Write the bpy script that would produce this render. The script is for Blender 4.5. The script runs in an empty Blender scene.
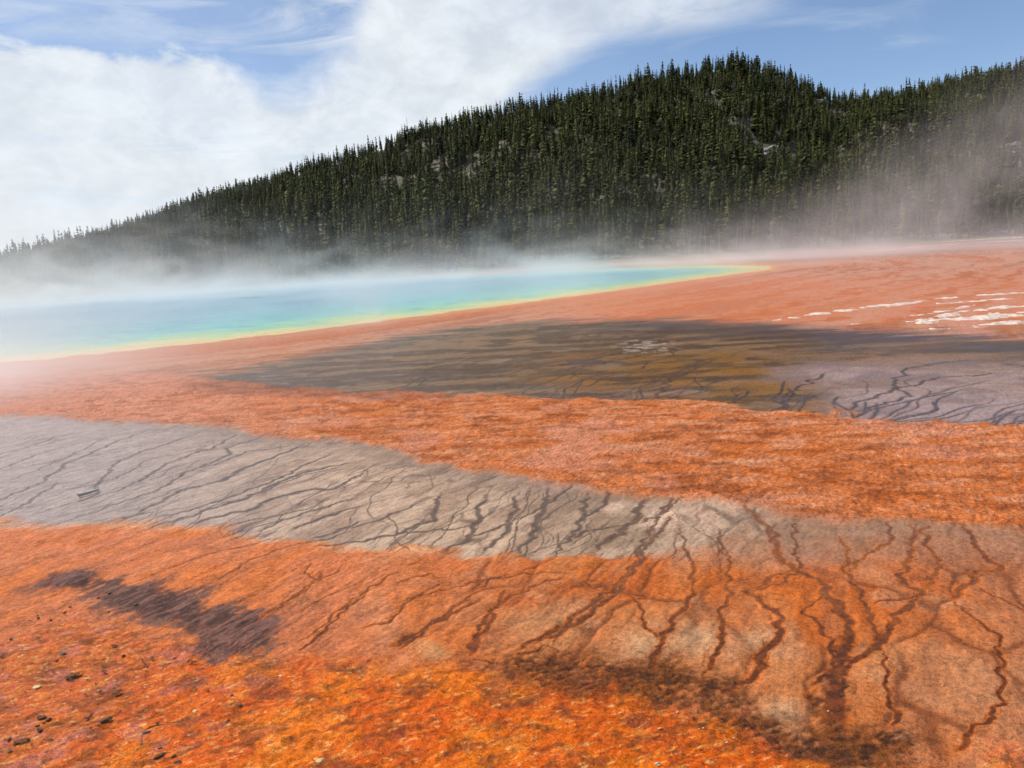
import bpy, bmesh, math, random
import numpy as np
from mathutils import Vector, Matrix, noise as mnoise

random.seed(7)
rng = np.random.default_rng(11)
S = bpy.context.scene
C = S.collection
R = math.radians

# ------------------------------------------------------------------ camera
W_, H_ = 1024, 768
F_ = 769.0
CAMH = 2.2
ROLL = math.atan(0.06)
PITCH = math.atan(125 * math.cos(ROLL) / F_)
fwd = np.array([0, math.cos(PITCH), -math.sin(PITCH)])
rt0 = np.array([1.0, 0, 0]); up0 = np.array([0, math.sin(PITCH), math.cos(PITCH)])
rt = math.cos(ROLL) * rt0 - math.sin(ROLL) * up0
up = math.sin(ROLL) * rt0 + math.cos(ROLL) * up0
cam = bpy.data.cameras.new("camera")
cam.sensor_width = 36; cam.lens = F_ / W_ * 36; cam.clip_start = 0.05; cam.clip_end = 60000
camo = bpy.data.objects.new("camera", cam); C.objects.link(camo)
M = Matrix(((rt[0], up[0], -fwd[0], 0), (rt[1], up[1], -fwd[1], 0), (rt[2], up[2], -fwd[2], CAMH), (0, 0, 0, 1)))
camo.matrix_world = M
S.camera = camo


def px_dir(px, py):
    a = (px - W_ / 2) / F_; b = -(py - H_ / 2) / F_
    return fwd + a * rt + b * up


def ground_at(px, py, z=0.0):
    d = px_dir(px, py)
    k = (z - CAMH) / d[2]
    return d[0] * k, d[1] * k


def project(x, y, z=0.0):
    dx, dy, dz = x, y, z - CAMH
    dep = np.maximum(dx * fwd[0] + dy * fwd[1] + dz * fwd[2], 1e-3)
    a = (dx * rt[0] + dy * rt[1] + dz * rt[2]) / dep
    b = (dx * up[0] + dy * up[1] + dz * up[2]) / dep
    return W_ / 2 + a * F_, H_ / 2 - b * F_


# ------------------------------------------------------------------ noise
def _hash(ix, iy, seed):
    h = (ix.astype(np.int64) * 374761393 + iy.astype(np.int64) * 668265263 + seed * 1442695041) & 0xFFFFFFFF
    h = ((h ^ (h >> 13)) * 1274126177) & 0xFFFFFFFF
    return ((h ^ (h >> 16)) & 0xFFFF) / 65535.0


def gnoise(x, y, seed=0):
    x = np.asarray(x, float); y = np.asarray(y, float)
    x0 = np.floor(x); y0 = np.floor(y)
    fx = x - x0; fy = y - y0
    ix = x0.astype(np.int64); iy = y0.astype(np.int64)

    def g(dx, dy):
        a = _hash(ix + dx, iy + dy, seed) * 6.2831853
        return np.cos(a) * (fx - dx) + np.sin(a) * (fy - dy)
    u = fx * fx * fx * (fx * (fx * 6 - 15) + 10); v = fy * fy * fy * (fy * (fy * 6 - 15) + 10)
    a = g(0, 0) * (1 - u) + g(1, 0) * u
    b = g(0, 1) * (1 - u) + g(1, 1) * u
    return (a * (1 - v) + b * v) * 1.5


def fbm(x, y, seed=0, oct=4, gain=0.5):
    s = 0; a = 1.0; f = 1.0
    for i in range(oct):
        s = s + a * gnoise(x * f, y * f, seed + i * 17); a *= gain; f *= 2.03
    return s


def sm(a, b, x):
    t = np.clip((x - a) / (b - a), 0, 1)
    return t * t * (3 - 2 * t)


def lerp(a, b, m):
    return a + (b - a) * m[..., None]


def lin(r, g, b, k=1.0):
    f = lambda c: ((c / 255 + 0.055) / 1.055) ** 2.4 if c > 10 else c / 255 / 12.92
    return np.array([f(r) * k, f(g) * k, f(b) * k])


# ------------------------------------------------------------------ object helpers
def tag(o, label=None, cat=None, group=None, kind=None):
    if label: o["label"] = label
    if cat: o["category"] = cat
    if group: o["group"] = group
    if kind: o["kind"] = kind
    return o


def mesh_np(name, verts, quads=None, tris=None, smooth=True):
    me = bpy.data.meshes.new(name)
    nq = 0 if quads is None else len(quads); nt = 0 if tris is None else len(tris)
    me.vertices.add(len(verts)); me.vertices.foreach_set("co", np.asarray(verts, np.float32).ravel())
    idx = []
    if nq: idx.append(np.asarray(quads, np.int32).ravel())
    if nt: idx.append(np.asarray(tris, np.int32).ravel())
    idx = np.concatenate(idx)
    me.loops.add(len(idx)); me.loops.foreach_set("vertex_index", idx)
    me.polygons.add(nq + nt)
    st = np.concatenate([np.arange(nq) * 4, nq * 4 + np.arange(nt) * 3]).astype(np.int32)
    me.polygons.foreach_set("loop_start", st)
    me.polygons.foreach_set("use_smooth", np.full(nq + nt, smooth))
    me.update(calc_edges=True); me.validate()
    return me


def add_attr(me, name, arr, typ="FLOAT"):
    a = me.attributes.new(name, typ, "POINT")
    if typ == "FLOAT":
        a.data.foreach_set("value", np.asarray(arr, np.float32).ravel())
    else:
        full = np.ones((len(arr), 4), np.float32); full[:, :3] = arr
        a.data.foreach_set("color", full.ravel())


def link(name, me, mat=None, parent=None, loc=None):
    o = bpy.data.objects.new(name, me); C.objects.link(o)
    if mat is not None: me.materials.append(mat)
    if parent is not None: o.parent = parent
    if loc is not None: o.location = loc
    return o


# ------------------------------------------------------------------ node helpers
class N:
    """tiny node-tree builder, for shader and geometry trees"""
    def __init__(s, tree):
        s.t = tree

    def new(s, typ, **kw):
        n = s.t.nodes.new(typ)
        for k, v in kw.items():
            setattr(n, k, v)
        return n

    def put(s, sock, v):
        if v is None: return
        if isinstance(v, bpy.types.NodeSocket): s.t.links.new(v, sock)
        else: sock.default_value = v

    def m(s, op, a, b=None, c=None, clamp=False):
        n = s.new("ShaderNodeMath", operation=op); n.use_clamp = clamp
        s.put(n.inputs[0], a); s.put(n.inputs[1], b)
        if c is not None: s.put(n.inputs[2], c)
        return n.outputs[0]

    def add(s, a, b): return s.m("ADD", a, b)
    def sub(s, a, b): return s.m("SUBTRACT", a, b)
    def mul(s, a, b): return s.m("MULTIPLY", a, b)

    def mr(s, v, a, b, c=0.0, d=1.0, smooth=True):
        n = s.new("ShaderNodeMapRange"); n.interpolation_type = "SMOOTHSTEP" if smooth else "LINEAR"
        for i, q in enumerate((v, a, b, c, d)): s.put(n.inputs[i], q)
        return n.outputs[0]

    def mixc(s, f, a, b, blend="MIX"):
        n = s.new("ShaderNodeMix", data_type="RGBA", blend_type=blend)
        s.put(n.inputs[0], f); s.put(n.inputs[6], a); s.put(n.inputs[7], b)
        return n.outputs[2]

    def noise(s, vec, scale, detail=3, rough=0.55, dist=0.0, dim="3D"):
        n = s.new("ShaderNodeTexNoise", noise_dimensions=dim)
        if vec is not None: s.put(n.inputs["Vector"], vec)
        n.inputs["Scale"].default_value = scale; n.inputs["Detail"].default_value = detail
        n.inputs["Roughness"].default_value = rough; n.inputs["Distortion"].default_value = dist
        return n.outputs[0]

    def mapping(s, vec, scale=(1, 1, 1), rot=(0, 0, 0)):
        if s.t.type == "GEOMETRY":
            if any(rot):
                q = s.new("ShaderNodeVectorRotate", rotation_type="EULER_XYZ"); s.put(q.inputs["Vector"], vec); q.inputs["Rotation"].default_value = rot; vec = q.outputs[0]
            n = s.new("ShaderNodeVectorMath", operation="MULTIPLY"); s.put(n.inputs[0], vec); n.inputs[1].default_value = scale
            return n.outputs[0]
        n = s.new("ShaderNodeMapping"); s.put(n.inputs[0], vec)
        n.inputs["Rotation"].default_value = rot; n.inputs["Scale"].default_value = scale
        return n.outputs[0]

    def ramp(s, f, stops):
        n = s.new("ShaderNodeValToRGB"); s.put(n.inputs[0], f); e = n.color_ramp.elements
        while len(e) < len(stops): e.new(0.5)
        for q, (p, c) in zip(e, stops):
            q.position = p; q.color = (*c, 1) if len(c) == 3 else c
        return n.outputs[0]


def new_mat(name):
    m = bpy.data.materials.new(name); m.use_nodes = True
    b = m.node_tree.nodes["Principled BSDF"]
    return m, N(m.node_tree), b


def simple_mat(name, col, rough=0.6, var=0.3, scale=8.0, bump=0.0, bscale=30):
    m, n, b = new_mat(name)
    tc = n.new("ShaderNodeTexCoord").outputs["Object"]
    f = n.noise(tc, scale, 4, 0.6)
    k = n.mr(f, 0.3, 0.7, 1 - var, 1 + var)
    cc = n.new("ShaderNodeVectorMath", operation="SCALE"); cc.inputs[0].default_value = col; n.put(cc.inputs["Scale"], k)
    n.put(b.inputs["Base Color"], cc.outputs[0]); b.inputs["Roughness"].default_value = rough
    if bump:
        bp = n.new("ShaderNodeBump"); bp.inputs["Strength"].default_value = bump; bp.inputs["Distance"].default_value = 0.01
        n.put(bp.inputs["Height"], n.noise(tc, bscale, 4, 0.6)); n.put(b.inputs["Normal"], bp.outputs[0])
    return m


# ------------------------------------------------------------------ zone outlines (pixel anchors -> the ground plane)
def curve(pts):
    xs = np.array([p[0] for p in pts], float); ys = np.array([p[1] for p in pts], float)
    return lambda u: np.interp(u, xs, ys)


T5 = curve([(-300, 392), (150, 378), (232, 368), (300, 355), (345, 347), (400, 336), (470, 326), (540, 320), (680, 319), (760, 322), (850, 329), (930, 332), (1024, 336), (1300, 345)])
T4 = curve([(-300, 372), (100, 372), (180, 376), (232, 384), (300, 391), (400, 394), (600, 398), (690, 402), (780, 411), (860, 418), (1024, 427), (1300, 440)])
T3 = curve([(-300, 400), (0, 416), (120, 422), (230, 428), (330, 441), (430, 461), (520, 478), (600, 490), (680, 499), (760, 510), (830, 518), (900, 521), (1024, 533), (1300, 560)])
T2 = curve([(-300, 515), (0, 521), (120, 523), (200, 529), (330, 546), (420, 551), (500, 555), (600, 557), (680, 558), (730, 552), (1024, 548), (1300, 550)])
T1 = curve([(-300, 615), (0, 622), (100, 618), (200, 640), (280, 662), (400, 664), (470, 668), (560, 676), (620, 684), (680, 695), (740, 715), (800, 738), (870, 750), (950, 752), (1024, 742), (1300, 720)])
STAIN = [(42, 583), (60, 574), (90, 573), (118, 577), (130, 585), (160, 583), (200, 588), (214, 604), (238, 606), (262, 617), (278, 628), (284, 645), (262, 655), (232, 656), (205, 650), (192, 634), (160, 627), (135, 620), (112, 612), (100, 600), (76, 594), (50, 590)]

POOL = [ground_at(*p) for p in [(-330, 392), (-150, 378), (0, 361), (100, 352), (200, 342), (300, 330), (400, 317), (500, 304.5), (600, 291.5), (700, 278), (768, 269)]]
POOL += [(26, 78), (25, 92), (16, 108), (0, 122), (-30, 130), (-62, 118), (-84, 92), (-84, 62), (-66, 38), (-48, 28)]
POOL = np.array(POOL)


def seg_dist(x, y, poly, closed=True):
    """distance to a polyline, arc length of the nearest point, inside test"""
    P = np.asarray(poly, float)
    n = len(P); best = np.full(x.shape, 1e9); arc = np.zeros(x.shape); inside = np.zeros(x.shape, bool); acc = 0.0
    for i in range(n if closed else n - 1):
        a = P[i]; b = P[(i + 1) % n]; d = b - a; L2 = d @ d
        t = np.clip(((x - a[0]) * d[0] + (y - a[1]) * d[1]) / L2, 0, 1)
        q = np.hypot(x - a[0] - t * d[0], y - a[1] - t * d[1])
        m = q < best
        best = np.where(m, q, best); arc = np.where(m, acc + t * math.sqrt(L2), arc)
        if closed and abs(d[1]) > 1e-9:
            c = ((a[1] > y) != (b[1] > y)) & (x < d[0] * (y - a[1]) / d[1] + a[0])
            inside ^= c
        acc += math.sqrt(L2)
    return best, arc, inside


# ------------------------------------------------------------------ the ground sheet
tt = np.arange(-0.80, 0.8001, 1.15 / F_)
tl = np.concatenate([-np.geomspace(14, 0.82, 26), tt, np.geomspace(0.82, 14, 26)])
vv = np.concatenate([np.arange(2.6, 12, 0.45), np.arange(12, 40, 0.7), np.arange(40, 90, .95), np.arange(90, 330, .68), np.arange(330, 560, 1.0)])   # pixels below the horizon
ph = PITCH
ang = np.arctan((vv - F_ * math.tan(ph)) / F_) + ph
Yr = CAMH / np.tan(ang)
Yr = Yr[::-1]                                              # near to far
Yr = np.concatenate([[-300, -100, -40, -15, -6, -2, -0.5, 0.6, 1.4, 2.0], Yr[Yr > 2.45]])
Yg, Tg = np.meshgrid(Yr, tl, indexing="ij")
Ym = np.maximum(Yg, 2.45)
Xg = Tg * Ym
nr, nc = Xg.shape
U, V = project(Xg, np.maximum(Yg, 0.6))
VH = 290 - 0.06 * U
DEP = np.maximum(V - VH, 1.0)
FL = math.atan2(-0.86, -0.5)                                # direction the water runs
fx, fy = math.cos(FL), math.sin(FL)
P1 = Xg * .93 + Yg * .36; P2 = -Xg * .36 + Yg * .93       # slant of the debris in the foreground
A_ = Xg * fx + Yg * fy                                      # along the flow
B_ = -Xg * fy + Yg * fx                                     # across it

# rivulets -----------------------------------------------------------
chan = np.zeros(Xg.shape, np.float32)
iy0 = int(np.searchsorted(Yr, 2.44))


def stamp(pts, w, strength=1.0, field=None, taper=True):
    field = chan if field is None else field
    n = len(pts)
    for i in range(n - 1):
        (x0, y0), (x1, y1) = pts[i], pts[i + 1]
        ym = 0.5 * (y0 + y1)
        if ym < 2.6: continue
        k = i / max(1, n - 1)
        ww = (w[i] if hasattr(w, "__len__") else w)
        pxm = ym / F_
        sl = math.hypot(x1 - x0, y1 - y0) + 1e-9
        foot = 0.6 * (abs(y1 - y0) / sl * pxm + abs(x1 - x0) / sl * .8 * ym * ym / (CAMH * F_))
        ww2 = max(ww, foot); s = strength * min(1, (ww / foot) ** 0.6) * (min(1.0, .35 + 6 * k, .25 + 7 * (1 - k)) if taper else 1)
        pad = ww2 * 2.6
        padv = max(pad, 1.2 * ym * ym / (CAMH * F_) * 0.6)
        r0 = int(np.searchsorted(Yr, min(y0, y1) - pad)); r1 = int(np.searchsorted(Yr, max(y0, y1) + pad)) + 1
        r0 = max(r0, iy0)
        if r1 - r0 < 1: continue
        t0 = (min(x0, x1) - pad) / (ym + (1 if min(x0, x1) < 0 else -1) * 0 + 1e-6); t1 = (max(x0, x1) + pad) / ym
        c0 = int(np.searchsorted(tl, t0 - 0.01)); c1 = int(np.searchsorted(tl, t1 + 0.01)) + 1
        if c1 <= c0: continue
        X = Xg[r0:r1, c0:c1]; Y = Yg[r0:r1, c0:c1]
        dx, dy = x1 - x0, y1 - y0; L2 = dx * dx + dy * dy + 1e-12
        t = np.clip(((X - x0) * dx + (Y - y0) * dy) / L2, 0, 1)
        d2 = (X - x0 - t * dx) ** 2 + (Y - y0 - t * dy) ** 2
        val = s * np.exp(-(d2 / (ww2 * ww2)) ** 1.3)
        np.maximum(field[r0:r1, c0:c1], val, out=field[r0:r1, c0:c1])


def wiggle(pts, amp, step, seed):
    """resample a hand traced line and give it small kinks"""
    P = np.array(pts, float); out = []
    L = np.concatenate([[0], np.cumsum(np.hypot(*(P[1:] - P[:-1]).T))])
    n = max(4, int(L[-1] / step)); s = np.linspace(0, L[-1], n)
    x = np.interp(s, L, P[:, 0]); y = np.interp(s, L, P[:, 1])
    ax = fbm(s / (step * 7), s * 0 + seed * 3.7, seed, 3); ay = fbm(s / (step * 7), s * 0 + seed * 9.1 + 50, seed + 5, 3)
    return np.stack([x + amp * ax, y + amp * ay], 1)


def zz(lst):      # traced from an enlargement of the lower right of the picture
    return [(620 + a / 2.535, 500 + b / 2.535) for a, b in lst]


TRACED = [
    (zz([(150, 60), (165, 120), (185, 165), (190, 200), (175, 260), (140, 300), (110, 350), (95, 390), (75, 430), (60, 452)]), .010, .022),
    (zz([(-20, 225), (10, 235), (45, 260), (60, 310), (85, 345), (105, 360)]), .010, .016),
    (zz([(240, 60), (270, 140), (280, 200), (270, 260), (255, 310), (262, 370), (225, 410), (205, 470)]), .012, .018),
    (zz([(390, 50), (395, 120), (420, 160), (450, 180), (520, 210), (530, 250), (560, 280), (580, 330), (570, 380), (550, 430), (540, 480), (548, 560), (552, 590)]), .020, .045),
    (zz([(440, 50), (450, 130), (460, 170), (450, 180)]), .014, .014),
    (zz([(450, 178), (380, 200), (330, 235), (370, 270), (410, 300), (405, 350), (370, 390), (345, 430), (300, 465), (280, 500)]), .018, .030),
    (zz([(530, 215), (525, 230), (490, 265), (470, 290), (520, 330), (550, 400), (545, 430)]), .010, .018),
    (zz([(550, 80), (580, 140), (570, 180), (600, 210), (625, 260), (635, 300), (650, 340), (655, 375)]), .013, .018),
    (zz([(680, 50), (685, 100), (640, 130), (600, 160), (570, 172)]), .016, .016),
    (zz([(745, 50), (740, 150), (710, 200), (760, 235), (700, 300), (650, 370), (590, 410), (550, 440), (530, 480)]), .018, .026),
    (zz([(770, 60), (775, 110), (815, 165), (770, 235)]), .016, .018),
    (zz([(640, 262), (700, 255), (770, 235)]), .012, .012),
    (zz([(340, 240), (400, 215), (450, 182)]), .016, .016),
    (zz([(670, 380), (685, 440), (665, 490), (700, 530), (715, 580)]), .008, .016),
    (zz([(860, 60), (890, 95), (930, 145), (970, 175), (900, 190), (880, 220), (835, 250)]), .020, .026),
    (zz([(835, 250), (870, 280), (910, 320), (945, 350), (960, 410), (975, 470), (975, 520), (940, 560), (890, 595), (830, 630)]), .010, .015),
    (zz([(905, 225), (960, 255), (1024, 285), (1090, 300)]), .012, .014),
    (zz([(500, 470), (480, 490), (520, 510), (560, 500), (580, 470), (560, 445), (520, 440), (500, 470)]), .016, .016),
    (zz([(-40, 445), (0, 440), (40, 455), (110, 460), (205, 462), (280, 480)]), .009, .012),
    ([(640, 560), (628, 577), (600, 600), (570, 622), (540, 640), (512, 655)], .018, .026),
    ([(505, 590), (497, 606), (485, 619), (476, 640), (471, 656)], .016, .024),
    ([(480, 590), (450, 612), (430, 624), (408, 640), (392, 648)], .016, .022),
    ([(560, 558), (520, 575), (470, 583), (420, 596), (400, 606)], .008, .010),
    ([(420, 560), (380, 583), (352, 602), (322, 626), (300, 640)], .010, .014),
    ([(350, 560), (320, 580), (290, 600), (262, 616)], .008, .010),
    ([(512, 655), (530, 652), (545, 646), (556, 654), (548, 664)], .008, .010),
    ([(471, 660), (490, 664), (515, 660), (535, 666), (560, 664)], .008, .010),
    ([(700, 480), (660, 515), (640, 545), (636, 566)], .014, .020),
    ([(745, 505), (765, 525), (776, 540), (776, 560)], .022, .022),
]
def za(lst): return [(a / 2.926, 400 + b / 2.926) for a, b in lst]
def zc(lst): return [(300 + a / 2.56, 520 + b / 2.56) for a, b in lst]


GREY = [  # the diagonal rivulets over the grey silt: outline, width
    (za([(245, 92), (160, 110), (80, 140), (0, 160), (-120, 190)]), .018), (za([(440, 85), (330, 130), (200, 185), (120, 240), (0, 290), (-90, 320)]), .016),
    (za([(380, 95), (260, 120), (100, 165), (0, 205), (-120, 240)]), .012), (za([(595, 92), (500, 125), (420, 150), (340, 182), (300, 232), (278, 246), (290, 270), (200, 300), (90, 332)]), .014),
    (za([(175, 235), (130, 265), (60, 310), (0, 340)]), .012), (za([(690, 100), (620, 140), (500, 180), (420, 230), (300, 275), (240, 290)]), .016),
    (za([(770, 105), (665, 138), (670, 160), (600, 190), (540, 210), (450, 265), (340, 300), (200, 350)]), .016),
    (za([(900, 125), (780, 175), (700, 205), (660, 235), (540, 260), (480, 290), (350, 355)]), .022), (za([(1000, 150), (880, 195), (800, 240), (700, 275), (620, 300), (500, 340), (430, 365)]), .014),
    (za([(1040, 180), (900, 210), (800, 250), (720, 290), (640, 310), (470, 372)]), .020), (za([(1060, 215), (980, 260), (900, 265), (800, 290), (720, 325), (600, 350), (540, 380)]), .022),
    (za([(1040, 285), (940, 320), (830, 350), (760, 385)]), .014), (za([(920, 310), (850, 330), (700, 360), (660, 375)]), .010), (za([(1060, 310), (900, 360), (850, 385)]), .016),
    (za([(330, 100), (240, 150), (160, 185), (60, 225), (0, 245)]), .009), (za([(560, 150), (450, 170), (330, 230), (240, 250), (160, 262)]), .009), (za([(860, 130), (720, 150), (640, 185), (560, 200)]), .009),
    (za([(1000, 195), (860, 230), (760, 275), (660, 300), (560, 330)]), .010), (za([(480, 320), (380, 340), (300, 356)]), .010), (za([(560, 340), (500, 355), (450, 372)]), .009),
    (zc([(360, -70), (340, 0), (240, 40), (120, 60), (40, 75)]), .016), (zc([(470, -60), (460, 0), (420, 50), (360, 82)]), .018), (zc([(560, -70), (540, 0), (510, 45), (470, 85)]), .016), (zc([(640, -80), (610, 0), (590, 50), (555, 88)]), .018),
    (zc([(740, -70), (720, 0), (690, 50), (640, 90)]), .015), (zc([(880, -60), (860, 0), (790, 50), (745, 85)]), .022), (zc([(540, 0), (600, -20), (660, -60), (700, -90)]), .012), (zc([(420, 50), (470, 30), (540, 0)]), .011), (zc([(690, 50), (760, 20), (840, 10)]), .011),
    (zc([(240, 40), (300, 30), (400, 20), (460, 0)]), .010), (zc([(160, 0), (100, 30), (20, 50)]), .014), (zc([(800, -90), (770, -40), (720, 0)]), .013), (zc([(960, -60), (930, -20), (860, 5)]), .016), (zc([(300, -40), (200, 0), (130, 20)]), .013),
]
for k, (pl, w) in enumerate(GREY):
    g = np.array([ground_at(*p) for p in pl]); p = wiggle(g, 0.045, 0.025, 700 + k); n = len(p)
    ws = 1.35 * w * (.65 + .55 * np.sin(np.linspace(.25, math.pi - .1, n)) + .5 * fbm(np.arange(n) / 8., np.zeros(n), 790 + k, 2))
    stamp(p, np.maximum(ws, .005), 1.0)
TRACED += [
    (zc([(960, -20), (900, 45), (880, 95), (850, 140), (800, 200), (740, 250), (660, 300), (570, 335)]), .020, .024), (zc([(690, 150), (600, 170), (510, 215), (490, 240), (480, 280), (440, 330), (440, 355)]), .014, .022),
    (zc([(462, 205), (440, 222), (380, 250), (340, 270), (300, 300), (255, 330)]), .014, .020), (zc([(380, 155), (300, 200), (260, 230), (240, 260), (165, 285)]), .009, .014), (zc([(170, 190), (110, 240), (60, 290), (0, 335)]), .012, .014),
    (zc([(720, 155), (760, 180), (785, 205)]), .011, .011), (zc([(430, 185), (500, 150), (640, 140), (700, 145)]), .014, .014), (zc([(250, 165), (330, 140), (360, 150)]), .010, .010),
    (zc([(650, 380), (740, 375), (830, 385), (890, 400)]), .012, .014), (za([(1024, 385), (930, 415), (800, 440), (700, 490), (620, 540)]), .018, .010), (za([(940, 500), (930, 525), (880, 560), (820, 600), (760, 640)]), .014, .010),
    (za([(1060, 530), (1024, 545), (920, 590), (880, 620)]), .010, .012), (za([(600, 460), (480, 500), (400, 530)]), .008, .008), (za([(820, 400), (620, 450), (560, 470), (430, 510)]), .009, .007), (za([(910, 480), (890, 510), (930, 530)]), .010, .010),
]
for k, (pl, w0, w1) in enumerate(TRACED):
    g = np.array([ground_at(*p) for p in pl])
    p = wiggle(g, 0.035, 0.018, 40 + k)
    n = len(p)
    ws = .92 * np.interp(np.arange(n), [0, n - 1], [w0, w1]) * (1 + 0.55 * fbm(np.arange(n) / 9.0, np.zeros(n), 90 + k, 2))
    stamp(p, np.maximum(ws, .005), 1.0)
    p2 = wiggle(g, 0.06, 0.02, 140 + k)                     # a thinner braid beside it
    stamp(p2, 0.3 * w0 + 0 * p2[:, 0], 0.5)


def agent(x, y, seed, n, step, w, wob=0.9, base=FL, stop=None, jit=0.25, freq=1.1):
    pts = [(x, y)]; a = 0
    r = random.Random(seed); dr = 0.0
    ux, uy = x, y
    for i in range(n):
        v1 = mnoise.noise(Vector((x * freq, y * freq, 3.3))) + 0.6 * mnoise.noise(Vector((x * freq * 3, y * freq * 3, 9.3)))
        dr = dr * 0.86 + r.uniform(-1, 1) * jit
        th = base + wob * v1 + dr
        x += math.cos(th) * step; y += math.sin(th) * step
        if y < 2.6: break
        pts.append((x, y))
        if stop and stop(x, y): break
    return pts


def uv1(x, y):
    u, v = project(np.float64(x), np.float64(y)); return float(u), float(v)


# band 3: many close, nearly parallel rivulets over the grey silt; some carry on over the orange plates
sid = 0
for k in range(150):
    u = random.uniform(-150, 700); a, b = float(T3(u)), float(T2(u)); v = random.uniform(a, b - 4)
    x, y = ground_at(u, v); w = random.uniform(.005, .010)
    def stop(px, py):
        a, b = uv1(px, py); return b > float(T2(a)) + 3
    pts = agent(x, y, 1000 + k, random.randint(14, 50), 0.045, w, wob=0.6, jit=0.22, base=FL + random.uniform(-.1, .35), stop=stop)
    stamp(pts, w, random.uniform(.35, .8))
chan_b = np.zeros_like(chan)
# band 2 left: fine parallel ripples on the orange
for k in range(260):
    u = random.uniform(-120, 640); a, b = float(T2(u)), float(T1(u)); v = a + (b - a) * random.random() ** 1.3
    x, y = ground_at(u, v); w = random.uniform(.005, .013)
    pts = agent(x, y, 3000 + k, random.randint(12, 50), 0.035, w, wob=0.6, jit=0.22, base=FL + random.uniform(-.15, .3), freq=1.8)
    stamp(pts, w, random.uniform(.2, .6), chan_b)
# band 4 and the far mats: soft short grooves
for k in range(700):
    u = random.uniform(-100, 1120); a, b = float(T4(u)), float(T3(u)); v = a + (b - a) * random.random()
    x, y = ground_at(u, v); w = random.uniform(.012, .035)
    pts = agent(x, y, 5000 + k, random.randint(6, 22), 0.07, w, wob=1.0, jit=0.4, base=FL + random.uniform(-.9, .5), freq=1.5)
    stamp(pts, w, random.uniform(.2, .6), chan_b)
# band 5: rivulets in the dark wet band
for k in range(60):
    u = random.uniform(420, 1150); a, b = float(T5(u)), float(T4(u)); v = a + (b - a) * random.uniform(.25, .9)
    x, y = ground_at(u, v); w = random.uniform(.010, .028)
    def stop(px, py):
        a, b = uv1(px, py); return b > float(T4(a)) + 2
    pts = agent(x, y, 7000 + k, 70, 0.09, w, wob=1.2, jit=0.16, base=FL - 0.22, freq=0.55, stop=stop)
    stamp(pts, w, random.uniform(.5, 1.0))
for k in range(70):
    u = random.uniform(260, 760); a, b = float(T5(u)), float(T4(u)); v = a + (b - a) * random.uniform(.3, .95)
    x, y = ground_at(u, v); w = random.uniform(.012, .03)
    pts = agent(x, y, 9000 + k, 60, 0.09, w, wob=0.8, jit=0.18, base=FL - 0.35, freq=0.5, stop=stop)
    stamp(pts, w, random.uniform(.4, .9))
B5 = [[(1010, 372), (935, 378), (880, 395), (838, 412)], [(968, 358), (905, 368), (893, 383), (908, 397), (872, 408), (842, 414)], [(830, 372), (808, 380), (796, 395), (778, 410)], [(700, 366), (672, 378), (655, 398)], [(640, 352), (560, 364), (500, 372), (455, 376)], [(720, 345), (640, 356), (580, 366), (520, 372)]]
for k, pl in enumerate(B5):
    g = np.array([ground_at(*p) for p in pl]); p = wiggle(g, 0.12, 0.06, 240 + k); stamp(p, 0.035, 0.9)

def worley_edge(x, y, seed):
    """distance to the border between the two nearest cell points"""
    ix = np.floor(x).astype(np.int64); iy = np.floor(y).astype(np.int64)
    f1 = np.full(x.shape, 9.0); f2 = np.full(x.shape, 9.0)
    for dx in (-1, 0, 1):
        for dy in (-1, 0, 1):
            px = ix + dx + _hash(ix + dx, iy + dy, seed); py = iy + dy + _hash(ix + dx, iy + dy, seed + 99)
            d = np.hypot(px - x, py - y)
            f2 = np.minimum(f2, np.maximum(d, f1)); f1 = np.minimum(f1, d)
    return f2 - f1


# masks ---------------------------------------------------------------
n_a = fbm(Xg * 0.8, Yg * 0.8, 3, 5); n_b = fbm(Xg * 3.1, Yg * 3.1, 8, 4); n_c = fbm(Xg * 0.22, Yg * 0.22, 21, 4)
n_f = fbm(A_ * 0.8, B_ * 4.0, 31, 4)                        # streaked along the flow
n_x = fbm(Xg * 1.1, Yg * 4.5, 37, 4)                        # streaked across the view of the mats
n_s = fbm(Xg * 11, Yg * 11, 55, 3)
jit = DEP * (0.030 * n_a + 0.016 * n_b + .013 * n_f)
wa_, wb_ = A_ + .16 * n_a + .05 * n_b, B_ + .16 * fbm(Xg * .9 + 5, Yg * .9, 43, 4) + .03 * n_b
near = sm(11, 8, Yg)
cells = np.where(Yg < 12, worley_edge(wa_ * 1.15, wb_ * 2.3, 71), 1.0)          # scale-like plates
fine_cells = np.where(Yg < 14, worley_edge(wa_ * 1.0 + 9, wb_ * 5.0, 73), 1.0)  # long narrow ribs
part = sm(-.25, .25, fbm(Xg * .9 + 3, Yg * .9, 47, 3)); part2 = sm(-.2, .3, fbm(Xg * .7 + 8, Yg * .7, 49, 3))
scales = np.where(Yg < 24, worley_edge(Xg * 1.7 + .25 * n_b + .1 * n_s + .4 * Yg, Yg * 1.35 + .2 * n_a, 79), 1.0)
net = sm(.10, .01, cells) * part; ribs = sm(.13, .02, fine_cells) * part2


def step_at(T, soft=0.012, jk=1.0):
    e = (V + jit * jk - T(U)) / DEP
    return sm(-soft, soft, e)


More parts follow.
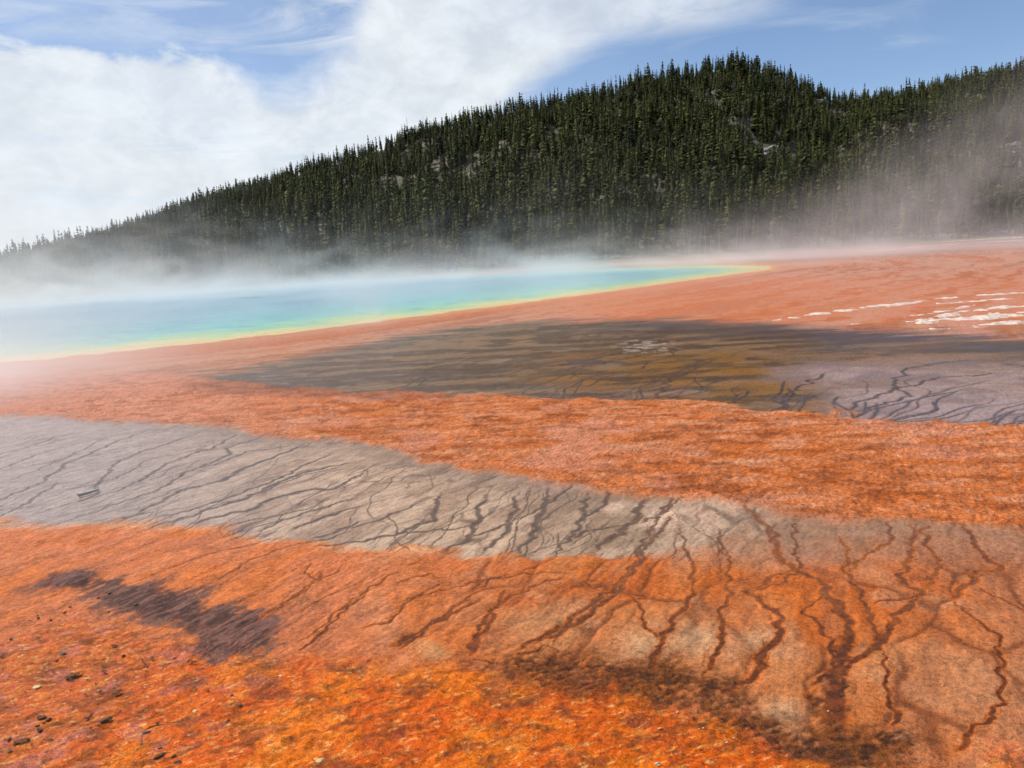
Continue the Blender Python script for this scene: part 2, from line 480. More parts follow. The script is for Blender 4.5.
s5 = sm(-.05, .07, (V + jit * .6 - T5(U)) / DEP + .05 * fbm(Xg * .25, Yg * 2.2, 143, 4)); s4 = step_at(T4, np.interp(U, [150, 400, 600], [.05, .02, .014]), .9); s3 = step_at(T3, .022, .8); s2 = step_at(T2, np.interp(U, [0, 400, 640, 760], [.03, .014, .016, .10]), .9); s1 = step_at(T1, .045, 1.3)
sd, arc, inp = seg_dist(Xg, Yg, POOL)
sd = np.where(inp, -sd, sd)
sd = sd + 0.45 * n_a + 0.8 * n_c * sm(3, 10, np.abs(sd))

col = np.zeros((nr, nc, 3)); wet = np.zeros((nr, nc)); bmp = np.zeros((nr, nc))
one = np.ones((nr, nc))
K = lambda r, g, b, k=1.0: lin(r, g, b, k)[None, None, :] * one[..., None]
# far mats between the pool and the dark band
st = fbm(sd * 0.55, arc * 0.035, 71, 4); st2 = fbm(sd * 1.6, arc * 0.06, 77, 3)
c6 = lerp(K(190, 136, 106), K(188, 110, 66), sm(-.15, .35, st))
c6 = lerp(c6, K(140, 84, 58), sm(.05, .45, st2) * .5)
c6 = lerp(c6, K(205, 112, 62), sm(480, 620, U) * sm(.9, .3, np.abs(V - 300) / 40) * .5)
c6 = lerp(c6, K(208, 130, 84), sm(5, 1.5, sd) * .5)
c6 = lerp(c6, K(210, 162, 76), sm(1.1, .2, sd) * .9)
c6 = lerp(c6, K(170, 110, 84), sm(560, 300, U) * sm(8, 2.5, sd) * .35)
# pink flats at the right, fading to grey scrub towards the trees
c6 = lerp(c6, K(194, 134, 108), sm(700, 860, U) * sm(.1, -.3, st2) * .6)
far = sm(70, 120, Yg)
c6 = lerp(c6, lerp(K(176, 126, 108), K(130, 104, 84), sm(-.3, .4, fbm(Xg * .05, Yg * .02, 91, 4))), far * .9)
c6 = lerp(c6, lerp(K(105, 98, 62), K(126, 110, 84), sm(-.3, .3, fbm(Xg * .08, Yg * .04, 93, 4))), sm(150, 230, Yg))
col[:] = c6; wet[:] = 0.25; bmp[:] = .5
# dark wet band
olive = lerp(K(136, 90, 28), K(94, 66, 34), sm(-.2, .35, fbm(Xg * .6, Yg * 1.5, 153, 4)))
n_l = fbm(Xg * .3 + .5 * n_a, Yg * 1.3, 151, 5)
dark = lerp(K(88, 60, 36), K(134, 100, 66), sm(-.25, .5, n_l))
lav_sheen = lerp(K(166, 134, 120), K(138, 108, 96), sm(-.3, .4, n_a))  # lavender sheen of reflected sky, put into the mat colour at right
c5 = lerp(dark, olive, sm(500, 600, U + 60 * n_c) * sm(-6, 12, V + jit - 350) * sm(.5, .1, -n_a))
c5 = lerp(c5, lav_sheen, sm(770, 835, U + 40 * n_a - 1.2 * (V - 380)) * sm(352, 372, V + 10 * n_a) * .9)
c5 = lerp(c5, K(76, 58, 58), sm(560, 660, U) * sm(26, 4, V - T5(U) + 8 * n_a) * .85)
c5 = lerp(c5, K(150, 128, 108), sm(.32, .6, n_x + .35 * n_b) * sm(700, 500, U) * .22)
c5 = lerp(c5, K(196, 182, 168), sm(.1, .3, n_b) * sm(1, .4, np.hypot((U - 648) / 42, (V - 347) / 9) + .3 * n_x) * .7)
m5 = s5 * (1 - s4)
col = lerp(col, c5, m5); wet = wet + (np.interp(U, [500, 800, 1000], [.6, .62, .8]) - wet) * m5; bmp = bmp + (.13 - bmp) * m5
# upper orange mat
c4 = lerp(K(202, 112, 56), K(206, 134, 92), sm(-.1, .5, n_x + .5 * n_c))
c4 = lerp(c4, K(194, 98, 30), sm(-.05, .5, fbm(Xg * 1.4, Yg * 3.0, 61, 4)) * .75)
c4 = lerp(c4, K(150, 74, 22), sm(.15, .6, fbm(Xg * 1.7 + .5 * Yg, Yg * 3.6, 66, 4)) * .75)
c4 = lerp(c4, K(214, 150, 110), sm(.25, .6, n_s + .4 * n_x) * .45)
c4 = lerp(c4, K(208, 140, 112), sm(380, 120, U) * .7)
c4 = lerp(c4, K(206, 136, 104), sm(.15, .5, fbm(Xg * .55, Yg * .7, 161, 4)) * .6)
c4 = lerp(c4, K(120, 62, 30), sm(.05, .0, np.abs(fbm(Xg * 1.6 + .6 * Yg, Yg * 1.4, 163, 4))) * sm(-.1, .4, n_a) * .6)
c4 = lerp(c4, K(120, 82, 70), sm(8, 2, np.abs(V - (388 + (U - 230) * .045) + 4 * n_a)) * sm(150, 220, U) * sm(520, 380, U) * .55)
c4 = lerp(c4, K(128, 62, 34), chan_b * .5)
c4 = lerp(c4, K(132, 66, 28), sm(.22, .02, scales) * .5 * sm(-.35, .3, fbm(Xg * .6 + 2, Yg * .8, 165, 3)))
c4 = lerp(c4, K(212, 140, 100), sm(.3, .9, scales) * .28)
m4 = s4 * (1 - s3)
col = lerp(col, c4, m4); wet = wet + (0.35 - wet) * m4; bmp = bmp + (1. - bmp) * m4
# grey silt band with rivulets
c3 = lerp(K(186, 154, 126), K(160, 128, 103), sm(-.3, .4, n_f))
c3 = lerp(c3, K(158, 140, 132), sm(360, 60, U) * .75)
c3 = lerp(c3, K(190, 154, 126), sm(.18, .5, n_a + .3 * n_b) * sm(300, 520, U) * .8)
c3 = lerp(c3, K(134, 106, 80), sm(.1, .5, -n_a) * sm(480, 640, U) * .7)
c3 = lerp(c3, K(150, 108, 80), sm(680, 840, U) * .85)
c3 = lerp(c3, K(110, 88, 76), sm(.13, .0, (V - T3(U) + jit) / DEP) * sm(60, 260, U) * sm(700, 560, U) * .5)
for (a, b, q) in [(350, 482, 15), (660, 517, 26), (612, 505, 16)]:
    c3 = lerp(c3, K(222, 182, 152), sm(1.1, .4, np.hypot((U - a) / q + .5 * n_b, (V - b) / (q * .45) + .6 * n_a)) * .6)
c3 = lerp(c3, K(104, 80, 62), ribs * .7)
m3 = s3 * (1 - s2)
col = lerp(col, c3, m3); wet = wet + (np.interp(U, [0, 250, 450, 700], [.85, .7, .45, .4]) - wet) * m3; bmp = bmp + (.25 - bmp) * m3
# orange plates
r_ = sm(300, 620, U)
c2 = lerp(K(202, 114, 66), lerp(K(196, 100, 36), K(198, 120, 66), sm(-.25, .35, n_c + .6 * n_a)), r_)
c2 = lerp(c2, K(196, 154, 116), sm(.1, .5, fbm(Xg * 1.5 + 7, Yg * 1.1, 83, 4)) * (.12 + .22 * r_))
c2 = lerp(c2, K(206, 108, 36), sm(.0, .45, fbm(Xg * 1.2, Yg * 1.2 + 9, 87, 4)) * .6)
c2 = lerp(c2, K(176, 120, 84), sm(880, 1010, U + 50 * n_a) * .6)
c2 = lerp(c2, K(168, 126, 96), sm(22, 2, V - T2(U)) * sm(640, 740, U) * .7)
c2 = lerp(c2, K(216, 170, 124), sm(7, 1, np.abs(V - T2(U) + jit * .6)) * sm(560, 470, U) * .5)
c2 = lerp(c2, K(150, 90, 60), sm(.1, .5, n_f) * .35)
c2 = lerp(c2, K(120, 68, 44), chan_b * .75)
c2 = lerp(c2, K(150, 78, 36), sm(.20, .02, cells) * .35 * sm(330, 480, U) * near)
c2 = lerp(c2, K(112, 58, 26), net * .62 * sm(330, 480, U) * near)
c2 = lerp(c2, K(206, 140, 92), sm(.25, .8, cells) * .3 * sm(400, 560, U) * near)
for (a, b, q, k) in [(565, 628, 50, 0), (660, 648, 30, 1), (700, 640, 34, 1), (760, 640, 26, 1), (430, 650, 24, 2), (780, 705, 30, 1), (870, 660, 50, 0)]:
    c2 = lerp(c2, [K(208, 150, 100), K(200, 164, 124), K(206, 158, 108)][k], sm(1.2, .2, np.hypot((U - a) / q + .5 * n_a, (V - b) / (q * .5) + .5 * n_b)) * .42)
c2 = c2 * (1 - .13 * r_)[..., None]
m2 = s2 * (1 - s1)
col = lerp(col, c2, m2); wet = wet + (0.42 - wet) * m2; bmp = bmp + (.45 - bmp) * m2
# the bright wet foreground mat
c1 = lerp(K(198, 84, 4), K(212, 104, 3), sm(-.2, .5, fbm(Xg * 2.2, Yg * 2.2, 101, 5)))
c1 = lerp(c1, K(182, 92, 46), sm(330, 40, U + 90 * n_a + .8 * (V - 690)) * .65)
c1 = lerp(c1, K(124, 60, 26), sm(.1, .6, fbm(Xg * 3.2 + .8 * Yg, Yg * 4.4, 107, 5)) * .7)
c1 = lerp(c1, K(176, 100, 80), sm(.2, .6, fbm(Xg * 4.1, Yg * 5, 109, 4)) * sm(380, 100, U) * .7)
c1 = lerp(c1, K(226, 142, 50), sm(.3, .62, fbm(P1 * 7, P2 * 24, 113, 3)) * .4)
c1 = lerp(c1, K(236, 186, 110), sm(.5, .7, fbm(P1 * 12, P2 * 46, 117, 3)) * .45)
c1 = lerp(c1, K(128, 66, 20), sm(.25, .6, fbm(P1 * 6, P2 * 14, 119, 4)) * .7)
col = lerp(col, c1, s1); wet = wet + (0.5 - wet) * s1; bmp = bmp + (.6 - bmp) * s1
# dark brown drain between the plates and the foreground
n_g = fbm(P1 * 16, P2 * 30, 127, 4)                          # fine grain
e1 = (V + jit - T1(U))
dr = sm(30, 4, np.abs(e1 + 2) / np.interp(U, [430, 560, 700, 840, 960], [.55, .9, 1.3, 1.2, .5])) * sm(440, 520, U) * sm(980, 850, U)
dr = np.clip(dr * (.85 + .7 * n_b + .4 * n_s + .55 * n_g), 0, 1)
col = lerp(col, lerp(K(66, 38, 18), K(112, 62, 22), sm(-.2, .4, n_s)), dr * .95); bmp = bmp + (.9 - bmp) * dr * .5
blob = sm(1.1, .25, np.hypot((U - 836) / 26, (V - 706) / 38) + .45 * n_b) + sm(1.1, .4, np.hypot((U - 880) / 46, (V - 738) / 16) + .5 * n_b)
col = lerp(col, lerp(K(64, 34, 14), K(120, 62, 20), sm(-.1, .4, n_s)), np.clip(np.clip(blob, 0, 1) * (1 + .9 * n_g + .5 * n_s), 0, 1) * .9)
# purple brown stain on the left
P = np.array([ground_at(*p) for p in STAIN]); q, _, ins = seg_dist(Xg, Yg, P)
ss = np.where(ins, q, -q) + .05 * n_b + .09 * n_f + .03 * n_s
n_h = fbm(A_ * 5, B_ * 24, 129, 4)
cs = lerp(K(60, 42, 38), K(112, 78, 66), sm(-.25, .5, n_h + .4 * n_f))
ms = sm(-.08, .08, ss + .05 * n_s + .08 * n_h)
col = lerp(col, cs, ms * .93); wet = wet + (.4 - wet) * ms
# wispy tail of the stain to its left
col = lerp(col, cs, .5 * sm(14, 3, np.abs(V - (578 + .01 * U) + 10 * n_b)) * sm(60, 20, U) * sm(-.1, .3, n_f))
# the channels themselves
ch = np.clip(chan * (1.0 + (.35 * n_s + .35 * fbm(Xg * 24, Yg * 24, 57, 2)) * sm(11, 5, Yg)), 0, 1) * (1 - s1 * .85) * (1 - m4 * .75)
cc3 = K(88, 66, 50); cc2 = lerp(lerp(K(112, 62, 34), K(136, 74, 28), sm(-.3, .4, n_b)), lerp(K(72, 36, 14), K(112, 54, 16), sm(-.2, .4, n_s)), sm(570, 660, V)); cc5 = K(76, 54, 42)
cch = lerp(cc2, cc3, np.clip(m3 * sm(800, 560, U), 0, 1)); cch = lerp(cch, cc5, m5)
halo = np.clip(ch * 2.2, 0, 1)
orange_edge = (1 - m3) * (1 - m5) * s2
col = lerp(col, K(204, 104, 30), sm(.0, .25, ch) * .75 * orange_edge * (1 - np.clip(dr * 1.3 + blob, 0, 1)))
col = lerp(col, cch, sm(.02, .5, ch) * .45)
col = lerp(col, cch, sm(.36, .74, ch) * .88)
wet = np.clip(wet + .2 * sm(.3, .8, ch) * (1 - m5), 0, 1)
# bed of the pool
col = lerp(col, K(216, 196, 110), sm(.6, .0, sd)); col = lerp(col, K(90, 150, 140), sm(-.5, -3, sd))

# relief ---------------------------------------------------------------
fine = sm(26, 9, Yg)
Z = 0.020 * fbm(Xg * .35, Yg * .35, 201, 3) * sm(60, 20, Yg)
Z += fine * (bmp * (0.012 * n_b + 0.006 * n_s + .005 * fbm(A_ * 7, B_ * 18, 203, 3)) - .004 * ch - .003 * chan_b * (m2 + m4) + m2 * near * (.010 * sm(.0, .35, cells) - .003 * net))
Z += s1 * sm(8, 5, Yg) * (.007 * fbm(Xg * 6 + 2 * Yg, Yg * 9, 207, 4) + .010 * np.maximum(0, fbm(Xg * 3, Yg * 4, 209, 3)))
Z -= .018 * sm(12, -4, e1) * s1 * 0 + .012 * dr
Z += .02 * m4 * sm(40, 10, Yg)
Z -= sm(0.7, -1.2, sd) * .35
Z -= 3.2 * sm(130, 230, Yg) * sm(40, -160, Xg)
Z = np.where(Yg < 1, 0, Z)
verts = np.stack([Xg, Yg, Z], -1).reshape(-1, 3)
idx = np.arange(nr * nc).reshape(nr, nc)
quads = np.stack([idx[:-1, :-1], idx[:-1, 1:], idx[1:, 1:], idx[1:, :-1]], -1).reshape(-1, 4)
me = mesh_np("ground", verts, quads)
add_attr(me, "mat_color", np.clip(col, 0, 1).reshape(-1, 3), "FLOAT_COLOR")
add_attr(me, "wet", wet); add_attr(me, "rough_relief", bmp); add_attr(me, "bright_mat", s1)

GAIN = 0.86
m, n, b = new_mat("bacterial_mat_ground")
tc = n.new("ShaderNodeTexCoord").outputs["Object"]
at = lambda k: n.new("ShaderNodeAttribute", attribute_name=k)
cA = at("mat_color").outputs["Color"]; wA = at("wet").outputs["Fac"]; rA = at("rough_relief").outputs["Fac"]; oA = at("bright_mat").outputs["Fac"]
mp = n.mapping(tc, (1, 1, 1), (0, 0, -FL))
f1 = n.noise(n.mapping(mp, (7, 22, 1)), 1, 4, .62)
f2 = n.noise(tc, 38, 4, .65)
f3 = n.noise(tc, 5.0, 5, .6)
k = n.add(n.mul(n.mr(f1, .3, .7, -.16, .16), 1), n.mul(n.mr(f2, .34, .66, -.32, .30), n.mr(rA, 0, 1, .35, 1)))
k = n.add(n.add(k, n.mr(f3, .3, .7, -.10, .10)), GAIN)
f4 = n.noise(tc, 150, 3, .7)
k = n.add(k, n.mul(n.mr(f4, .34, .66, -.36, .36), n.mr(rA, 0, .8, .5, 1)))
sc = n.new("ShaderNodeVectorMath", operation="SCALE"); n.put(sc.inputs[0], cA); n.put(sc.inputs["Scale"], k)
# cream flecks of dried mat in the bright foreground
vo = n.new("ShaderNodeTexVoronoi"); n.put(vo.inputs["Vector"], n.mapping(tc, (6, 24, 1), (0, 0, -.37))); vo.inputs["Scale"].default_value = 1; vo.inputs["Randomness"].default_value = 1
fl = n.mul(n.mul(n.mr(vo.outputs["Distance"], .22, .10), n.mr(f3, .56, .64)), oA)
c2_ = n.mixc(n.mul(fl, .16), sc.outputs[0], (*lin(238, 190, 120), 1))
sp = n.mul(n.mul(n.mr(n.noise(tc, 60, 2, .5), .64, .72), oA), n.mr(f3, .45, .6))
c2_ = n.mixc(n.mul(sp, .8), c2_, (*lin(96, 48, 24), 1))
n.put(b.inputs["Base Color"], c2_)
b.inputs["Roughness"].default_value = .8; b.inputs["Specular IOR Level"].default_value = .06
bp = n.new("ShaderNodeBump"); bp.inputs["Distance"].default_value = .012
hh = n.add(n.mul(f2, .6), n.add(n.mul(f1, .7), n.mul(f4, .45)))
n.put(bp.inputs["Height"], hh); n.put(bp.inputs["Strength"], n.mr(rA, 0, 1, .08, 1.0, smooth=False))
n.put(b.inputs["Normal"], bp.outputs[0])
# thin film of running water over it
b.inputs["Coat IOR"].default_value = 1.33
n.put(b.inputs["Coat Weight"], n.mr(wA, .1, 1, .0, .9, smooth=False))
n.put(b.inputs["Coat Roughness"], n.mr(wA, 0, .6, .32, .06, smooth=False))
cb = n.new("ShaderNodeBump"); cb.inputs["Distance"].default_value = .05
n.put(cb.inputs["Height"], n.add(n.noise(n.mapping(mp, (9, 20, 1)), 1, 3, .55), n.mul(f2, n.mr(rA, 0, 1, .05, .9))))
n.put(cb.inputs["Strength"], n.mr(rA, .1, .7, .10, .8, smooth=False)); n.put(b.inputs["Coat Normal"], cb.outputs[0])
tag(link("ground", me, m), kind="structure")

# ------------------------------------------------------------------ the pool
cen = np.array([-25.0, 76.0])
na = 0; dens = []
for i in range(len(POOL)):
    a, b_ = POOL[i], POOL[(i + 1) % len(POOL)]
    kk = max(2, int(np.hypot(*(b_ - a)) / 1.0))
    for j in range(kk): dens.append(a + (b_ - a) * j / kk)
dens = np.array(dens); nb = len(dens)
fr = np.concatenate([[1.03], np.linspace(1.0, .8, 24), np.linspace(.78, .02, 26)])
ring = cen[None, None] + (dens - cen)[None] * fr[:, None, None]
wv = np.concatenate([ring, np.full((*ring.shape[:2], 1), -0.03)], -1).reshape(-1, 3)
ii = np.arange(len(fr) * nb).reshape(len(fr), nb)
wq = np.stack([ii[:-1], ii[1:], np.roll(ii[1:], -1, 1), np.roll(ii[:-1], -1, 1)], -1).reshape(-1, 4)
me = mesh_np("water", wv, wq)
d_, _, i_ = seg_dist(wv[:, 0], wv[:, 1], POOL); add_attr(me, "shore", np.where(i_, d_, -d_))
m, n, b = new_mat("hot_spring_water")
tc = n.new("ShaderNodeTexCoord").outputs["Object"]
sh = n.new("ShaderNodeAttribute", attribute_name="shore").outputs["Fac"]
sh = n.add(sh, n.mr(n.noise(tc, .35, 4, .6), .3, .7, -1.6, 1.6))
cr = n.ramp(n.mul(sh, 1 / 30.0), [(0.0, lin(222, 176, 84)), (.035, lin(208, 196, 92)), (.09, lin(150, 192, 116)), (.17, lin(92, 184, 156)), (.34, lin(44, 162, 168)), (.8, lin(12, 126, 152))])
rpl_paint = n.noise(n.mapping(tc, (.9, .8, 1), (0, 0, .2)), .8, 5, .65, .6)
cr = n.mixc(n.mul(n.mr(rpl_paint, .50, .62), n.mr(sh, 1.5, 6, 0, .55)), cr, (*lin(20, 96, 132), 1))  # dark reflections of the ripples, painted into the water colour
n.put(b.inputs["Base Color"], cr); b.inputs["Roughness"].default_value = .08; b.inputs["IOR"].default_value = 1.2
bp = n.new("ShaderNodeBump"); bp.inputs["Distance"].default_value = .4; bp.inputs["Strength"].default_value = 1.0
rp = n.noise(n.mapping(tc, (.4, 1.0, 1), (0, 0, .25)), .7, 6, .7)
n.put(bp.inputs["Height"], rp); n.put(b.inputs["Normal"], bp.outputs[0])
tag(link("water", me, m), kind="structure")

# ------------------------------------------------------------------ the hill
SK = [(-120, 272), (-40, 268), (20, 265), (50, 254), (100, 242), (150, 224), (200, 209), (250, 192), (300, 175), (350, 160), (400, 145), (450, 129), (480, 120), (512, 113), (560, 107), (600, 98), (640, 87), (680, 80), (720, 70), (740, 68), (770, 75), (800, 88), (830, 101), (860, 106), (900, 99), (950, 91), (1000, 81), (1024, 72), (1100, 52), (1250, 40), (1500, 70)]
sk_t, sk_e = [], []
for p in SK:
    d = px_dir(*p); sk_t.append(d[0] / d[1]); sk_e.append(d[2] / d[1])
t_h = np.linspace(-1.05, 1.25, 300)
El = np.interp(t_h, sk_t, sk_e)
kern = np.hanning(7); kern /= kern.sum()
El = np.convolve(np.pad(El, 3, "edge"), kern, "valid")
def base_y(t): return np.interp(t, [-1.05, -.66, -.3, 0, .35, .66, 1.25], [330, 300, 270, 262, 268, 262, 250])
def ridge_y(t): return np.interp(t, [-1.05, -.66, -.4, -.1, .15, .3, .42, .55, .7, 1.25], [900, 800, 700, 600, 560, 540, 640, 560, 500, 460])
def zbase(x): return -0.4 - 3.2 * sm(40, -160, x)


def hill_z(t, s):
    """t = bearing, s = 0 at the foot, 1 at the ridge, above 1 behind it"""
    yb, yr = base_y(t), ridge_y(t)
    y = yb + (yr - yb) * s
    e = np.interp(t, t_h, El)
    zr = CAMH + e * yr
    x = t * y
    zb = zbase(x)
    prof = np.where(s < 1, np.clip(s, 0, 1) ** 1.12, 1 - .55 * (s - 1))
    z = zb + (zr - zb) * prof
    bump = (fbm(x * .012, y * .012, 301, 4) * 16 + fbm(x * .05, y * .05, 307, 3) * 3) * np.sin(np.pi * np.clip(s, 0, 1)) ** .8
    z = z + bump * np.clip(s * 3, 0, 1)
    # nothing in front may rise above the line of the ridge
    return x, y, z


s_h = np.concatenate([[-.04], np.linspace(0, 1, 90), np.linspace(1.05, 2.2, 12)])
Sg, Tg2 = np.meshgrid(s_h, t_h, indexing="ij")
hx, hy, hz = hill_z(Tg2, Sg)
lim = CAMH + np.interp(Tg2, t_h, El) * hy
hz = np.where(Sg < 1, np.minimum(hz, lim - (1 - Sg) * 4), hz)
hv = np.stack([hx, hy, hz], -1).reshape(-1, 3)
ii = np.arange(hv.shape[0]).reshape(Sg.shape)
hq = np.stack([ii[:-1, :-1], ii[:-1, 1:], ii[1:, 1:], ii[1:, :-1]], -1).reshape(-1, 4)
me = mesh_np("hill", hv, hq)
m, n, b = new_mat("hillside_soil")
tc = n.new("ShaderNodeTexCoord").outputs["Object"]
f = n.noise(tc, .05, 6, .65); g = n.noise(tc, .4, 5, .7)
cr = n.ramp(f, [(.3, (.05, .05, .025)), (.5, (.085, .075, .045)), (.62, (.13, .115, .085)), (.75, (.20, .175, .14))])
cr = n.mixc(n.mr(g, .56, .68), cr, (.30, .27, .235, 1))
n.put(b.inputs["Base Color"], cr); b.inputs["Roughness"].default_value = .95
tag(link("hill", me, m), kind="structure")
from mathutils.interpolate import poly_3d_calc  # noqa


def hill_at(t, s):
    x, y, z = hill_z(np.asarray(t, float), np.asarray(s, float))
    lim = CAMH + np.interp(t, t_h, El) * y
    return x, y, np.where(s < 1, np.minimum(z, lim - (1 - s) * 4), z)


# ------------------------------------------------------------------ pines
def crown_geo(seed, whorls, per, H=1.0, Rr=.13, z0=.16, bare=0.0):
    """many small drooping sprays round a stem: verts (n,4,3), one quad each, unit height"""
    r = random.Random(seed); Q = []
    lean = r.uniform(0, 6.28)
    for i in range(whorls):
        k = (i + r.random() * .8) / whorls
        z = z0 + (1 - z0) * k
        prof = min(1.0, .35 + 2.6 * k) * (1 - k) ** .72
        for j in range(per):
            if r.random() < bare * (1 - k): continue
            a = 6.283 * (j + r.random()) / per + i * 1.3
            rad = Rr * (prof + .05) * r.uniform(.55, 1.3) * (1 + .25 * math.cos(a - lean))
            dz = rad * r.uniform(-.9, .15) if k < .85 else rad * r.uniform(.1, .8)
            hw = rad * r.uniform(.35, .6) + .006
            c, s_ = math.cos(a), math.sin(a)
            thick = r.uniform(.02, .045)
            p0 = (0, 0, z + thick)
            p2 = (c * rad, s_ * rad, z + dz)
            mx, my, mz = c * rad * .55, s_ * rad * .55, z + dz * .35
            p1 = (mx - s_ * hw, my + c * hw, mz - thick * r.uniform(0, 1))
            p3 = (mx + s_ * hw, my - c * hw, mz - thick * r.uniform(0, 1))
            Q.append((p0, p1, p2, p3))
    return np.array(Q, np.float32)


def foliage_mat(name, use_attr):
    m, n, b = new_mat(name)
    if use_attr: rnd = n.new("ShaderNodeAttribute", attribute_name="tint").outputs["Fac"]
    else: rnd = n.new("ShaderNodeObjectInfo").outputs["Random"]
    tc = n.new("ShaderNodeTexCoord").outputs["Object"] if use_attr else n.new("ShaderNodeNewGeometry").outputs["Position"]
    cr = n.ramp(rnd, [(0, (.032, .038, .014)), (.45, (.058, .066, .016)), (.8, (.094, .098, .022)), (1, (.12, .11, .035))])
    v = n.mr(n.noise(tc, .9, 2, .6), .3, .7, .65, 1.35)
    sc = n.new("ShaderNodeVectorMath", operation="SCALE"); n.put(sc.inputs[0], cr); n.put(sc.inputs["Scale"], v)
    n.put(b.inputs["Base Color"], sc.outputs[0]); b.inputs["Roughness"].default_value = .8
    vt = n.new("ShaderNodeVectorTransform", vector_type="NORMAL", convert_from="OBJECT", convert_to="WORLD")
    n.put(vt.inputs[0], n.new("ShaderNodeAttribute", attribute_name="outward").outputs["Vector"])
    mxn = n.new("ShaderNodeMix", data_type="VECTOR"); mxn.inputs[0].default_value = .72
    n.put(mxn.inputs[4], n.new("ShaderNodeNewGeometry").outputs["Normal"]); n.put(mxn.inputs[5], vt.outputs[0])
    nn = n.new("ShaderNodeVectorMath", operation="NORMALIZE"); n.put(nn.inputs[0], mxn.outputs[1])
    n.put(b.inputs["Normal"], nn.outputs[0])
    b.inputs["Specular IOR Level"].default_value = .15
    return m


def outward(q):
    """direction away from the stem and a little upward, for soft shading of a crown"""
    c = q.mean(axis=1, keepdims=True); o = np.repeat(c, 4, axis=1).copy(); o[..., 2] = 0
    o += .6 * (q * np.array([1, 1, 0], np.float32)); L = np.linalg.norm(o, axis=-1, keepdims=True) + 1e-6
    o = o / L; o[..., 2] = .55
    return o / np.linalg.norm(o, axis=-1, keepdims=True)


def add_vec(me, arr):
    a = me.attributes.new("outward", "FLOAT_VECTOR", "POINT"); a.data.foreach_set("vector", np.asarray(arr, np.float32).ravel())


fol_near = foliage_mat("pine_needles", False); fol_far = foliage_mat("pine_needles_forest", True)
bark = simple_mat("pine_bark", (.16, .12, .09), .9, .3, 3)
grey_wood = simple_mat("weathered_wood", (.26, .235, .21), .85, .25, 2)

# candidate positions over the hill
cand = []
NT = 40000
t_c = rng.uniform(-.98, .98, NT); s_c = rng.uniform(0, 1.03, NT) ** .92
# even out density on the ground: accept in proportion to the row's width
ya = base_y(t_c) + (ridge_y(t_c) - base_y(t_c)) * s_c
acc = rng.uniform(0, 1, NT) < np.clip(ya / 620, .35, 1)
t_c, s_c = t_c[acc], s_c[acc]
x_c, y_c, z_c = hill_at(t_c, s_c)
clear = fbm(x_c * .018, y_c * .018, 401, 4)
uu, vvv = project(x_c, y_c, z_c)
thr = np.full(len(x_c), .72)
def hole(cx, cy, rx, ry, k):
    global thr
    thr = thr - k * np.exp(-(((uu - cx) / rx) ** 2 + ((vvv - cy) / ry) ** 2))
hole(690, 100, 70, 16, .45); hole(800, 110, 50, 18, .5); hole(762, 160, 22, 9, 1.2); hole(640, 150, 40, 14, .45); hole(955, 156, 22, 9, .7)
hole(400, 185, 45, 20, .35); hole(1015, 158, 14, 12, 1.2); hole(848, 98, 10, 4, .5); hole(560, 130, 30, 12, .3)
ok = clear < thr
x_c, y_c, z_c, t_c, s_c = x_c[ok], y_c[ok], z_c[ok], t_c[ok], s_c[ok]
h_c = rng.normal(10.8, 3.3, len(x_c)).clip(4, 20) * np.interp(s_c, [0, .5, 1], [1.08, 1.0, .82])
rk = s_c < .035
h_c[rk] *= rng.uniform(.55, 1.05, rk.sum())
uu, vvv = project(x_c, y_c, z_c)
size = h_c / y_c
inview = (uu > 5) & (uu < 1019)
# the 300 that show largest: the open front rows
order = np.argsort(-(size * (1.0 - 1.6 * np.clip(s_c, 0, .4))) * inview)
near_ids = set(order[:300].tolist())
near_mask = np.zeros(len(x_c), bool); near_mask[list(near_ids)] = True

# far forest: one object
protos = [crown_geo(500 + i, 14, 6, Rr=.112 + .012 * (i % 4), z0=.06 + .05 * (i % 3), bare=.15 * (i % 2)) for i in range(12)]
VS, TI, OU = [], [], []
prot_out = [outward(q) for q in protos]
fi = np.where(~near_mask)[0]
pk = rng.integers(0, 12, len(x_c)); rot = rng.uniform(0, 6.283, len(x_c)); wid = rng.uniform(.7, 1.45, len(x_c)); tint = np.clip(rng.beta(2.2, 2.2, len(x_c)) + .25 * fbm(x_c * .02, y_c * .02, 411, 2), 0, 1)
for i in fi:
    if rng.random() < .05: continue
    q = protos[pk[i]]; c, s_ = math.cos(rot[i]), math.sin(rot[i]); h = h_c[i]; w = h * wid[i]
    o = np.empty_like(q)
    o[..., 0] = (q[..., 0] * c - q[..., 1] * s_) * w + x_c[i]
    o[..., 1] = (q[..., 0] * s_ + q[..., 1] * c) * w + y_c[i]
    o[..., 2] = q[..., 2] * h + z_c[i] - .3
    u = prot_out[pk[i]]; un = np.empty_like(u); un[..., 0] = u[..., 0] * c - u[..., 1] * s_; un[..., 1] = u[..., 0] * s_ + u[..., 1] * c; un[..., 2] = u[..., 2]; OU.append(un.reshape(-1, 3))
    VS.append(o.reshape(-1, 3)); TI.append(np.full(len(q) * 4, tint[i], np.float32))
